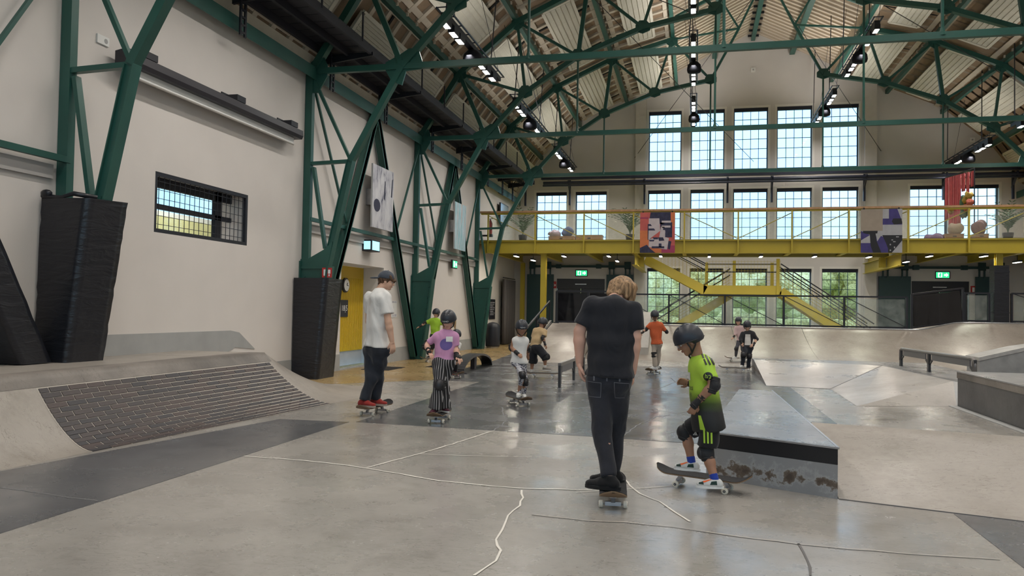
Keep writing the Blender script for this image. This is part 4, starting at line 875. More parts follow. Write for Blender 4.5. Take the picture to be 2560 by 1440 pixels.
# framed prints
def print_mat(name, kind):
    m = M(name, (.6,.6,.62), .6); b = m.node_tree.nodes['Principled BSDF']; tcx = N(m, 'ShaderNodeTexCoord'); mp = N(m, 'ShaderNodeMapping')
    lk(m, tcx.outputs['Object'], mp.inputs['Vector'])
    if kind == 'grey':
        mp.inputs['Scale'].default_value = (1,2.6,1.1); z = N(m, 'ShaderNodeTexNoise', Scale=1.7, Detail=8, Roughness=.62, Distortion=.5); lk(m, mp.outputs[0], z.inputs['Vector'])
        lk(m, ramp(m, z.outputs['Fac'], [(.33,(.05,.05,.09)),(.42,(.42,.42,.47)),(.55,(.58,.58,.61)),(.75,(.66,.66,.67))]), b.inputs['Base Color'])
    else:
        mp.inputs['Scale'].default_value = (1,7.5,.35); z = N(m, 'ShaderNodeTexNoise', Scale=1.4, Detail=5, Roughness=.7, Distortion=.3); lk(m, mp.outputs[0], z.inputs['Vector'])
        lk(m, ramp(m, z.outputs['Fac'], [(.30,(.04,.07,.13)),(.40,(.30,.55,.62)),(.46,(.62,.66,.72)),(.53,(.12,.42,.46)),(.58,(.55,.62,.72)),(.64,(.55,.30,.22)),(.72,(.66,.66,.68))]), b.inputs['Base Color'])
    return m
for nm_, lab, ya, yb, kind in (('wall_print', 'tall grey photo print behind the wall brace', 17.75, 19.1, 'grey'), ('wall_print', 'tall turquoise striped print farther along the wall', 24.5, 25.75, 'teal')):
    t = thing(nm_, lab, 'picture', (XL+.3, (ya+yb)/2, 3.45)); mb = MB(); mb.box(XL+.26,XL+.30,ya,yb,3.42,4.97); obj('edge', mb, M('print_edge', (.5,.5,.5), .6), t)
    mb = MB(); mb.box(XL+.3005,XL+.304,ya+.002,yb-.002,3.422,4.968); obj('picture', mb, print_mat('print_'+kind, kind), t)
    if kind == 'grey':
        mb = MB(); a_ = [(18.02+.22*math.cos(k)*(1 if math.cos(k) > 0 else .9), 3.98+.16*math.sin(k)) for k in np.linspace(0,6.28,14)[:-1]]; mb.add([(XL+.307,y_,z_) for y_, z_ in a_], [tuple(range(len(a_)))]); mb.add([(XL+.307,y_,z_) for y_, z_ in [(18.45,4.2),(18.5,4.65),(18.55,4.65),(18.53,4.15)]], [(0,1,2,3)]); mb.add([(XL+.307,y_,z_) for y_, z_ in [(18.92,4.3),(18.98,4.75),(19.05,4.8),(19.0,4.3)]], [(0,1,2,3)]); obj('printed_shape', mb, M('print_ink', (.03,.03,.06), .6), t, kind='stuff', fix=False)
    mb = MB(); mb.box(XL,XL+.26,ya+.3,ya+.36,4.0,4.4); mb.box(XL,XL+.26,yb-.36,yb-.3,4.0,4.4); obj('bracket', mb, STEEL, t, kind='stuff')
# small monitor and exit sign on the wall
p = on_wall(916,615); t = thing('wall_monitor', 'small lit monitor in a black box above the yellow door', 'monitor', (XL+.12, p[1], p[2]-.13)); mb = MB(); mb.box(XL,XL+.25,p[1]-.26,p[1]+.26,p[2]-.14,p[2]+.14); obj('housing', mb, BLACK, t)
mb = MB(); mb.box(XL+.05,XL+.22,p[1]-.268,p[1]-.262,p[2]-.1,p[2]+.1); mb.box(XL+.251,XL+.256,p[1]-.22,p[1]+.22,p[2]-.11,p[2]+.11); obj('screen', mb, M('screen_cyan', (.35,.75,.85), .4, emit=1.1), t, kind='stuff')
p = on_wall(1126,661); exit_sign((XL+.16,p[1],p[2]-.14), (0,1,0), 'green exit sign on the white wall below the turquoise print', 1.1)
p = on_wall(1230,463); exit_sign((XL+.16,31.2,6.2), (0,1,0), 'dim exit sign on the wall above the balcony', .9)
# yellow door in its recess
t = thing('door_3', 'yellow corrugated door in a recess of the white wall', None, (XL-.57, 18, 0), kind='structure')
mb = MB(); mb.box(XL-.6,XL-.565,16.76,19.29,.36,2.49); obj('door_leaf', mb, M('yellow_door', (.62,.42,.02), .5), t)
for k in range(38): mb = MB(); yy = 16.85+k*.063; mb.box(XL-.566,XL-.55,yy,yy+.036,.38,2.2) ; obj('door_rib', mb, M('yellow_door', (.62,.42,.02), .5), t)
p = atx(863,713,XL-.53); t = thing('wall_clock', 'round wall clock on the yellow door', 'clock', (XL-.53,p[1],p[2]-.17))
mb = MB(); mb.lathe((XL-.55,p[1],p[2]), [(.18,0),(.18,.05),(.15,.06)], 24, axis=(1,0,0)); obj('case', mb, BLACK, t); mb = MB(); mb.lathe((XL-.488,p[1],p[2]), [(.148,0),(.148,.004)], 24, axis=(1,0,0)); obj('dial', mb, WHITE, t)
mb = MB(); mb.bar((XL-.48,p[1],p[2]),(XL-.48,p[1]+.085,p[2]-.015), .012,.012); mb.bar((XL-.48,p[1],p[2]),(XL-.48,p[1]+.03,p[2]+.06), .014,.014); obj('hands', mb, DARKTXT, t, kind='stuff')
p = atx(861,771,XL-.53); t = wall_sign('number_sign', 'black square sign with white numbers on the yellow door', 'sign', (XL-.545,p[1],p[2]), (0,1,0), .42, .42, BLACK)
obj('numbers', text_mb('18|5', .2, (XL-.53,p[1],p[2]), (0,1,0), (0,0,1)), WHITE, t, fix=False)
p = on_wall(825,685); wall_sign('fire_sign', 'red fire extinguisher sign above the padded column', 'sign', (XL+.62,14.78,2.16), (1,.3,0), .2, .2, SIGNRED, [('pictogram', WHITE, [R4(-.34,-.08,-.32,.32), R4(.1,.34,-.1,.3), R4(.16,.28,-.36,-.16)])])
p = on_wall(829,769); wall_sign('call_point', 'red fire alarm box beside the yellow door', 'alarm box', (XL,p[1],p[2]), (0,1,0), .2, .17, SIGNRED, [('pictogram', WHITE, [R4(-.2,.2,-.25,.25)])], .05)
p = on_wall(841,769); wall_sign('switch_box', 'dark grey switch box beside the yellow door', 'switch', (XL,p[1],p[2]), (0,1,0), .16, .17, M('switch_grey', (.08,.08,.075), .5), [('button', WHITE, [R4(-.25,.1,-.35,-.1)])], .05)
p = on_wall(829,788); wall_sign('warning_sticker', 'yellow warning plate beside the yellow door', 'sign', (XL,p[1],p[2]), (0,1,0), .17, .15, YELLOW, [('pictogram', DARKTXT, [[(-.3,-.3),(.3,-.3),(0,.3)]])])
p = on_wall(984,773); wall_sign('notice_board', 'white notice behind the man in the white shirt', 'sign', (XL,p[1],p[2]), (0,1,0), .42, .45, WHITE, [('print', M('print_grey',(.3,.3,.3),.6), [R4(-.45,.45,.38,.48), R4(-.1,-.06,-.2,.2), R4(-.3,.4,-.45,-.3)])])
p = atx(1230,773,XL+.02); t = wall_sign('info_panel', 'black information panel beside the grey curtain', 'sign', (XL+.02,p[1],p[2]), (0,1,0), .95, .8, BLACK)
mb = MB(); [mb.box(XL+.033,XL+.035,p[1]-.36,p[1]+.36-.1*(k % 3),p[2]+.26-k*.07,p[2]+.28-k*.07) for k in range(8)]; obj('text_line', mb, M('print_grey',(.3,.3,.3),.6), t, kind='stuff')
# curtain
t = thing('curtain', 'dark grey floor-length curtain in the far corner', 'curtain', (-7.6,32.4,0)); mb = MB()
mb.grid([[V3(-7.66+.09*math.sin(k*1.15),31.6+k*.035,z) for k in range(52)] for z in (.04,1.4,2.72)]); o = obj('cloth', mb, M('curtain_grey', (.115,.105,.105), .85), t, smooth=True, fix=False); sm = o.modifiers.new('s','SOLIDIFY'); sm.thickness = .02
mb = MB(); mb.tube((-7.66,31.4,2.78),(-7.66,33.6,2.78), .02, n=8); obj('rod', mb, BLACK, t)
# bin
t = thing('trash_bin', 'tall black round-topped bin by the far wall', 'bin', (-7.42,28.9,0)); mb = MB(); mb.lathe((-7.42,28.9,.06), [(.26,0),(.27,.04),(.27,.72),(.24,.82),(.16,.89),(.03,.92)], 20); obj('body', mb, BLACK, t, smooth=True); mb = MB(); mb.lathe((-7.42,28.9,0), [(.22,0),(.24,.06)], 20); obj('foot_ring', mb, STEEL, t)
# floor gratings
for k, (a, b) in enumerate([((-7.6,17.2),(-6.9,18.3)),((-6.5,18.6),(-5.9,19.9))]):
    t = thing('floor_grating', 'dark floor grating %s' % ['by the yellow door', 'between the brace and the rainbow rail'][k], 'grating', (a[0],a[1],.003)); mb = MB(); mb.box(a[0],b[0],a[1],b[1],.003,.006); obj('pit', mb, BLACK, t)
    for i in range(14): yy = lerp(a[1],b[1],(i+.5)/14); mb = MB(); mb.box(a[0],b[0],yy-.012,yy+.012,.006,.012); obj('grating_bar', mb, RAILM, t)
# ================================================================== pads on the near columns
def pad_mesh(pts_bot, pts_top, n=14, amp=.02, seed=1):
    k = np.random.default_rng(seed); mb = MB(); P = []; m = len(pts_bot)
    for i in range(n+1):
        ring = []
        for j in range(m):
            a, b = lerp(pts_bot[j], pts_top[j], i/n), lerp(pts_bot[(j+1) % m], pts_top[(j+1) % m], i/n); c = (lerp(pts_bot[0], pts_top[0], i/n)+lerp(pts_bot[2], pts_top[2], i/n))/2
            for s in np.linspace(0, 1, 7)[:-1]:
                q = lerp(a, b, s); q = q+unit(q-c)*(-amp*.8*abs(math.sin(i*1.9+s*5+j))*k.uniform(.2, 1)) ; ring.append(q)
        P.append(ring+[ring[0]])
    mb.grid(P); mb.add(P[-1][:-1], [tuple(range(len(P[-1])-1))]); return mb
B = lambda x, y, z: V3(x, y, z)
t = thing('column_pad', 'crumpled black vinyl pad wrapped round the nearest green column', 'padding', (-7.5,8.4,.73))
obj('cover', pad_mesh([B(-7.9,8.1,DZ),B(-7.42,8.1,DZ),B(-7.38,8.68,DZ),B(-7.9,8.68,DZ)], [B(-7.88,8.12,2.76),B(-7.16,8.1,2.74),B(-7.10,8.70,2.76),B(-7.9,8.70,2.78)], 22, .02, 2), PAD, t, smooth=True)
mb = MB(); mb.path([B(-7.86,8.12,2.78),B(-7.6,8.13,2.76),B(-7.4,8.12,2.80),B(-7.22,8.3,2.77)], [.03,.02,.03,.03], 8); mb.ball(B(-7.80,8.12,2.81),(.08,.05,.05),10); obj('folded_edge', mb, PAD, t, kind='stuff', smooth=True)
t = thing('brace_pad', 'black padded sleeve on the sloping brace at the left edge', 'padding', (-7.7,7,.73))
a0_, a1_ = B(-7.72,7.98,.74), B(-7.72,6.17,4.0); 
obj('cover', pad_mesh([a0_+(-.18,-.40,0),a0_+(.18,-.40,0),a0_+(.18,.05,0),a0_+(-.18,.05,0)], [a1_+(-.18,-.40,0),a1_+(.18,-.40,0),a1_+(.18,.05,0),a1_+(-.18,.05,0)], 18, .03, 5), PAD, t, smooth=True)
t = thing('column_pad', 'smooth black pad round the second green column by the yellow door', 'padding', (-7.55,14.9,0))
obj('cover', pad_mesh([B(-7.9,14.5,0),B(-7.34,14.5,0),B(-7.34,15.25,0),B(-7.9,15.25,0)], [B(-7.9,14.5,2.04),B(-7.18,14.5,2.04),B(-7.18,15.25,2.04),B(-7.9,15.25,2.04)], 10, .006, 3), PAD, t, smooth=True)
# ================================================================== catwalk under the eaves
t = thing('catwalk', 'black plank catwalk hung under the left roof slope', 'catwalk', (-7.2,18,6.8)); WALK = M('catwalk_black', (.02,.02,.03), .6)
for x in (-7.72,-7.2,-6.68): mb = MB(); mb.bar((x,YF,6.86),(x,32.6,6.86), .06, .16); obj('bearer', mb, WALK, t)
mb = MB(); mb.box(-.5,.5,-.17,.17,-.02,.02); PL = mesh_of('plank', mb.v, mb.f, [WALK]); 
for k in range(70): inst('plank', PL, t, (-7.2,7.4+k*.36,6.95), scale=(1.1,1,1))
mb = MB()
for y in np.arange(-5, 32.6, 1.8): mb.bar((-6.65,y,6.9),(-6.65,y,7.5), .03, .03, up=(0,1,0))
obj('kick_rail', mb, WALK, t, kind='stuff')
for y in (8.9,11.9,15.3,18.3,21.9,24.9,28.3,30.6,32.4):
    bt = thing('catwalk_bracket', 'black bracket carrying the catwalk, %s' % {8.9:'nearest the camera',11.9:'above the projection screen',15.3:'beside the second truss',18.3:'above the grey print',21.9:'beside the third truss',24.9:'above the turquoise print',28.3:'beside the far truss',30.6:'above the balcony',32.4:'next to the gable'}[y], 'bracket', (-7.3,y,6.2), group='black catwalk brackets')
    mb = MB(); mb.prism([(-7.75,y-.03,6.62),(-6.62,y-.03,6.76),(-6.62,y-.03,6.83),(-7.75,y-.03,6.83)], (0,.06,0)); obj('arm', mb, BLACK, bt)
    for dy in (-.07,.07): mb = MB(); mb.bar((-7.55,y+dy,6.05),(-7.55,y+dy,6.85), .03, .05, up=(0,1,0)); obj('hanger', mb, BLACK, bt)
    for k in range(6): mb = MB(); z = 6.1+k*.13; mb.box(-7.57,-7.53,y-.07,y+.07,z,z+.03); obj('rung', mb, BLACK, bt)
# ================================================================== skateboards
GRIP = M('grip_tape', (.02,.02,.022), .9, bump=.3, scale=60); MAPLE = M('maple_ply', (.20,.13,.075), .5); WHEEL = M('urethane', (.68,.64,.55), .45); TRUCK = M('cast_truck', (.5,.5,.52), .35, metal=.9)
def deck_z(u):       # u along the board, metres
    a = abs(u)-.27; return .095+(max(0, a)**2)*3.3 if a > 0 else .095
def make_board():
    t = thing('skateboard', 'skateboard', 'skateboard', (0,0,0))
    us = np.linspace(-.40, .40, 33); top = []; bot = []
    for u in us:
        e = max(0, (abs(u)-.31)/.09); w_ = .102*math.sqrt(max(0.02, 1-e*e)) if e > 0 else .102
        row = [V3(u, w_*v, deck_z(u)+.006*v*v) for v in np.linspace(-1, 1, 7)]
        top.append([p+(0,0,.012) for p in row]); bot.append(row)
    mb = MB(); mb.grid(bot); mb.grid([[p+(0,0,.010) for p in r] for r in bot])
    edge = [r[0] for r in bot]+[r[-1] for r in bot[::-1]]; k = len(edge)
    mb.add(edge+[p+(0,0,.010) for p in edge], [(i,(i+1) % k,k+(i+1) % k,k+i) for i in range(k)]); obj('deck', mb, MAPLE, t, fix=False)
    mb = MB(); mb.grid(top); obj('grip_tape', mb, GRIP, t, fix=False)
    for sx in (-1, 1):
        x = .205*sx; mb = MB(); mb.box(x-.045,x+.045,-.027,.027,.083,.095); mb.bar((x-sx*.02,0,.085),(x+sx*.012,0,.04), .03, .03, up=(0,1,0)); mb.bar((x,-.06,.032),(x,.06,.032), .026, .03); mb.tube((x,-.11,.028),(x,.11,.028), .005, n=6); tr = obj('truck', mb, TRUCK, t)
        for sy in (-1, 1):
            mb = MB(); mb.lathe((x,sy*.09-.017,.028), [(.021,0),(.028,.006),(.028,.028),(.021,.034)], 18, axis=(0,1,0)); wh = obj('wheel', mb, WHEEL, t)
            mb = MB(); mb.lathe((x,sy*.09-.019 if sy < 0 else sy*.09+.0165,.028), [(.011,0),(.011,.003)], 10, axis=(0,1,0)); obj('bearing', mb, RUBBER, wh)
    return t
BOARD = make_board(); _first = [True]
def board(label, c, d, z=0., pitch=0.):
    o = BOARD if _first[0] else copy_tree(BOARD); _first[0] = False
    o.location = (c[0], c[1], z+.002); o.rotation_euler = (0, -pitch, math.atan2(d[1], d[0])); o['label'] = label; o['group'] = 'skateboards'
    return o
# ================================================================== implicit surfaces for bodies and clothes
def cone(a, b, ra, rb, k=.02, fl=None, f=1., cuts=(), sub=False):
    return dict(t='c', a=np.asarray(a, float), b=np.asarray(b, float), ra=ra, rb=rb, k=k, fl=None if fl is None else unit(fl), f=f, cuts=cuts, sub=sub)
def ell(c, r, ax=None, k=.015, cuts=(), sub=False):
    return dict(t='e', c=np.asarray(c, float), r=np.asarray(r, float)*np.ones(3), ax=np.eye(3) if ax is None else np.asarray(ax, float), k=k, cuts=cuts, sub=sub)
def surf(prims, h, noise=None, cuts=()):
    lo = np.full(3, 1e9); hi = -lo
    for p in prims:
        if p['sub']: continue
        if p['t'] == 'c': m = max(p['ra'], p['rb'])+.02; l, u = np.minimum(p['a'], p['b'])-m, np.maximum(p['a'], p['b'])+m
        else: m = p['r'].max()+.02; l, u = p['c']-m, p['c']+m
        lo = np.minimum(lo, l); hi = np.maximum(hi, u)
    lo -= 2*h; hi += 2*h; n = np.ceil((hi-lo)/h).astype(int)+1
    ax = [lo[i]+h*np.arange(n[i]) for i in range(3)]; F = np.full(n, .5, np.float32)
    NZ = None
    if noise:
        amp, fr_, sd = noise; k = np.random.default_rng(sd); NZ = np.zeros(n, np.float32); X, Y, Z = np.meshgrid(*ax, indexing='ij', sparse=True)
        for _ in range(5):
            v = k.normal(0, 1, 3)*fr_; v[2] *= .7; a = k.uniform(0, 6.3); v2 = k.normal(0, 1, 3)*fr_*.6
            NZ += amp*.45*np.sin(X*v[0]+Y*v[1]+Z*v[2]+a+1.3*np.sin(X*v2[0]+Y*v2[1]+Z*v2[2]))
    for p in prims:
        if p['t'] == 'c': m = max(p['ra'], p['rb'])+p['k']+3*h; l, u = np.minimum(p['a'], p['b'])-m, np.maximum(p['a'], p['b'])+m
        else: m = p['r'].max()+p['k']+3*h; l, u = p['c']-m, p['c']+m
        i0 = np.clip(((l-lo)/h).astype(int), 0, n-1); i1 = np.clip(((u-lo)/h).astype(int)+2, 1, n)
        if np.any(i1 <= i0): continue
        X, Y, Z = np.meshgrid(*[ax[i][i0[i]:i1[i]] for i in range(3)], indexing='ij', sparse=True)
        if p['t'] == 'c':
            ab = p['b']-p['a']; q = max(ab@ab, 1e-9); dx, dy, dz = X-p['a'][0], Y-p['a'][1], Z-p['a'][2]
            T = np.clip((dx*ab[0]+dy*ab[1]+dz*ab[2])/q, 0, 1); ex, ey_, ez_ = dx-T*ab[0], dy-T*ab[1], dz-T*ab[2]; d2 = ex*ex+ey_*ey_+ez_*ez_
            if p['fl'] is not None:
                w_ = p['fl']; c_ = ex*w_[0]+ey_*w_[1]+ez_*w_[2]; d2 = d2+c_*c_*(p['f']**2-1)
            D = np.sqrt(d2)-(p['ra']+(p['rb']-p['ra'])*T)
        else:
            dx, dy, dz = X-p['c'][0], Y-p['c'][1], Z-p['c'][2]; A = p['ax']; u_ = [dx*A[i][0]+dy*A[i][1]+dz*A[i][2] for i in range(3)]; r = p['r']
            k0 = np.sqrt(sum((u_[i]/r[i])**2 for i in range(3))); k1 = np.sqrt(sum((u_[i]/r[i]**2)**2 for i in range(3)))+1e-9; D = k0*(k0-1)/k1
        if NZ is not None: D = D+NZ[tuple(slice(i0[i], i1[i]) for i in range(3))]
        for (pt, nn) in p['cuts']: nn = unit(nn); D = np.maximum(D, (X-pt[0])*nn[0]+(Y-pt[1])*nn[1]+(Z-pt[2])*nn[2])
        s = tuple(slice(i0[i], i1[i]) for i in range(3)); G = F[s]
        if p['sub']: F[s] = np.maximum(G, -D)
        else: k = max(p['k'], 1e-4); e = np.maximum(k-np.abs(G-D), 0)/k; F[s] = np.minimum(G, D)-e*e*k*.25
    X, Y, Z = np.meshgrid(*ax, indexing='ij', sparse=True)
    for (pt, nn) in cuts: nn = unit(nn); F = np.maximum(F, (X-pt[0])*nn[0]+(Y-pt[1])*nn[1]+(Z-pt[2])*nn[2])
    S_ = F < 0; c = S_[:-1,:-1,:-1].astype(np.int8); cnt = np.zeros(c.shape, np.int8)
    off = [(i, j, k) for i in (0, 1) for j in (0, 1) for k in (0, 1)]
    sl = lambda A, o: A[o[0]:A.shape[0]-1+o[0], o[1]:A.shape[1]-1+o[1], o[2]:A.shape[2]-1+o[2]]
    for o in off: cnt += sl(S_, o)
    act = (cnt > 0) & (cnt < 8); idx = np.full(act.shape, -1, np.int64); I = np.argwhere(act); idx[act] = np.arange(len(I))
    acc = np.zeros((len(I), 3)); num = np.zeros(len(I))
    for a in off:
        for d in range(3):
            if a[d]: continue
            b = list(a); b[d] = 1
            fa = sl(F, a)[act]; fb = sl(F, b)[act]; x = (fa < 0) != (fb < 0); t_ = np.where(x, fa/np.where(x, fa-fb, 1), 0)
            pos = np.tile(np.array(a, float), (len(I), 1)); pos[:, d] += t_; acc += pos*x[:, None]; num += x
    V = lo+h*(I+acc/np.maximum(num, 1)[:, None]); Q = []
    for d in range(3):
        e, g = [(1, 2), (2, 0), (0, 1)][d]
        s0 = [slice(None)]*3; s1 = [slice(None)]*3; s0[d] = slice(0, -1); s1[d] = slice(1, None); A, B_ = S_[tuple(s0)], S_[tuple(s1)]
        E_ = np.argwhere(A != B_); E_ = E_[(E_[:, e] > 0) & (E_[:, g] > 0) & (E_[:, e] < n[e]-1) & (E_[:, g] < n[g]-1)]
        if not len(E_): continue
        w0 = A[tuple(E_.T)]; u0 = np.zeros(3, int); u0[e] = 1; u1 = np.zeros(3, int); u1[g] = 1
        q = np.stack([idx[tuple((E_-a).T)] for a in (u0+u1, u1, 0*u0, u0)], 1); q[~w0] = q[~w0][:, ::-1]; Q.append(q)
    Q = np.concatenate(Q) if Q else np.zeros((0, 4), int); return V, Q[(Q >= 0).all(1)]
def sobj(name, VQ, mat, parent, label=None, flat=False):
    if not isinstance(VQ, list): VQ = [VQ]
    o0 = origin_of(parent); vs_ = []; fs_ = []; n = 0
    for V, Q in VQ: vs_.append(V-o0); fs_.append(Q+n); n += len(V)
    V = np.concatenate(vs_); Q = np.concatenate(fs_); me = bpy.data.meshes.new(name)
    me.vertices.add(len(V)); me.vertices.foreach_set('co', V.astype(np.float32).ravel()); me.loops.add(len(Q)*4); me.loops.foreach_set('vertex_index', Q.ravel().astype(np.int32))
    me.polygons.add(len(Q)); me.polygons.foreach_set('loop_start', np.arange(0, len(Q)*4, 4, dtype=np.int32)); me.polygons.foreach_set('loop_total', np.full(len(Q), 4, np.int32)); me.update(calc_edges=True); me.validate()
    me.materials.append(mat)
    if not flat: me.polygons.foreach_set('use_smooth', [True]*len(me.polygons))
    o = bpy.data.objects.new(name, me); C.objects.link(o); o.parent = parent; return tag(o, label)
def decal(name, target, polys, c, xd, yd, mat, parent, off=.004, sub=6):
    """lay flat outlines (metres, in the xd/yd plane at c) onto the cloth surface"""
    bm = bmesh.new(); bm.from_mesh(target.data); bvh = BVHTree.FromBMesh(bm); bm.free(); o0 = origin_of(target); c = np.asarray(c, float)-o0
    xd = unit(xd); yd = unit(yd); n_ = np.cross(xd, yd); mb = MB(); hits = 0
    def put(x, y):
        p = c+xd*x+yd*y+n_*.25; h_ = bvh.ray_cast(Vector(p), Vector(-n_), .6)
        return (np.array(h_[0])+np.array(h_[1])*off*(1 if np.array(h_[1])@n_ > 0 else -1)+o0) if h_[0] is not None else None
    for poly in polys:
        if len(poly) == 4:
            g = []; A, B_, C_, D_ = [np.array(q, float) for q in poly]
            for i in range(sub+1): g.append([put(*lerp(lerp(A, D_, i/sub), lerp(B_, C_, i/sub), j/3)) for j in range(4)])
            for i in range(sub):
                for j in range(3):
                    q = [g[i][j], g[i][j+1], g[i+1][j+1], g[i+1][j]]
                    if all(z is not None for z in q): mb.add(q, [(0,1,2,3)])
        else:
            cxy = np.mean(np.array(poly, float), 0); nr = 1 if sub == 1 else 4; m = len(poly); rings = [[put(*lerp(cxy, p, (r_+1)/nr)) for p in poly] for r_ in range(nr)]; c_ = put(*cxy)
            if c_ is None or any(z is None for r_ in rings for z in r_): continue
            if sub == 1: mb.add(rings[0], [tuple(range(m))]); continue
            mb.add([c_]+[z for r_ in rings for z in r_], [(0, 1+i, 1+(i+1) % m) for i in range(m)]+[(1+r_*m+i, 1+(r_+1)*m+i, 1+(r_+1)*m+(i+1) % m, 1+r_*m+(i+1) % m) for r_ in range(nr-1) for i in range(m)])
    if mb.f: return obj(name, mb, mat, parent, fix=False)
def decal_text(name, target, txt, size, c, xd, yd, mat, parent, off=.005):
    t = text_mb(txt, size, (0,0,0), (1,0,0), (0,1,0), 0)
    return decal(name, target, [[t.v[i][:2] for i in f] for f in t.f if len(f) != 4]+[[t.v[i][:2] for i in f] for f in t.f if len(f) == 4], c, xd, yd, mat, parent, off, 1)
# ------------------------------------------------------------------ people
def fabric(name, col, var=.1, rough=.85):
    if name in MT: return MT[name]
    m = M(name, col, rough, var=var, scale=7, spec=.25); b = m.node_tree.nodes['Principled BSDF']; b.inputs['Sheen Weight'].default_value = .15
    t = N(m, 'ShaderNodeTexCoord'); mp = N(m, 'ShaderNodeMapping'); mp.inputs['Scale'].default_value = (1,1,.55); mp.inputs['Rotation'].default_value = (.3,.5,0); lk(m, t.outputs['Object'], mp.inputs['Vector'])
    z = N(m, 'ShaderNodeTexNoise', Scale=6, Detail=2, Roughness=.45, Distortion=1.3); lk(m, mp.outputs[0], z.inputs['Vector']); bp = N(m, 'ShaderNodeBump', Strength=.5, Distance=.035); lk(m, z.outputs['Fac'], bp.inputs['Height']); lk(m, bp.outputs['Normal'], b.inputs['Normal'])
    return m
SKIN = {k: M('skin_'+k, c, .55, var=.06, scale=12, spec=.35) for k, c in dict(pale=(.62,.36,.27), fair=(.60,.37,.265), tan=(.36,.19,.12), olive=(.42,.235,.15)).items()}
EYEW = M('eye_white', (.7,.68,.65), .3); IRIS = M('iris', (.05,.03,.02), .3); LIP = M('lips', (.42,.16,.13), .5)
def hairmat(k, c):
    m = M('hair_'+k, c, .5, spec=.3); b = m.node_tree.nodes['Principled BSDF']; t = N(m, 'ShaderNodeTexCoord'); mp = N(m, 'ShaderNodeMapping'); mp.inputs['Scale'].default_value = (1,1,.12); lk(m, t.outputs['Object'], mp.inputs['Vector'])
    z = N(m, 'ShaderNodeTexNoise', Scale=75, Detail=3, Distortion=.4); lk(m, mp.outputs[0], z.inputs['Vector']); lk(m, ramp(m, z.outputs['Fac'], [(.35, tuple(q*.45 for q in c)), (.65, tuple(min(1, q*1.35) for q in c))]), b.inputs['Base Color'])
    bp = N(m, 'ShaderNodeBump', Strength=.7, Distance=.01); lk(m, z.outputs['Fac'], bp.inputs['Height']); lk(m, bp.outputs['Normal'], b.inputs['Normal']); return m
HAIR = {k: hairmat(k, c) for k, c in dict(blond=(.33,.20,.105), brown=(.10,.055,.03), dark=(.03,.02,.015), light=(.42,.27,.13)).items()}
HELM = M('helmet_shell', (.022,.026,.036), .38); PADM = M('pad_fabric', (.014,.014,.016), .7, bump=.2, scale=30); PADC = M('pad_cap', (.02,.02,.024), .35)
def at3(p): return aty(p[0], p[1], p[2])
def hand_prims(w_, tip, n_, g, curl=.5, side=None):
    d = unit(tip-w_); n_ = unit(n_-d*(n_@d)); s = np.cross(d, n_); L = g
    P = [cone(w_-d*.03*L, w_+d*.02*L, .026*L, .028*L, .015), cone(w_+d*.03*L, w_+d*.085*L, .036*L, .040*L, .012, n_, 2.1)]
    for i, (o, ln) in enumerate([(-.031,.062),(-.010,.076),(.011,.072),(.031,.056)]):
        b = w_+d*.095*L+s*o*L; a1 = curl*.55; p1 = b+(d*math.cos(a1)+n_*math.sin(a1)+s*o*1.2)*ln*.45*L; a2 = curl*1.3; p2 = p1+(d*math.cos(a2)+n_*math.sin(a2))*ln*.35*L; a3 = curl*2.; p3 = p2+(d*math.cos(a3)+n_*math.sin(a3))*ln*.28*L
        P += [cone(b-d*.02*L, p1, .0105*L, .0095*L, .004), cone(p1, p2, .0095*L, .0085*L, .003), cone(p2, p3, .0085*L, .0072*L, .003)]
    sd = -1 if side is None else side
    b = w_+d*.03*L+s*sd*.026*L; p1 = b+unit(d*.75+s*sd*.6+n_*.35)*.042*L; p2 = p1+unit(d*.95+s*sd*.15+n_*.35)*.032*L; P += [cone(b, p1, .014*L, .0115*L, .008), cone(p1, p2, .0115*L, .0085*L, .003)]
    return P
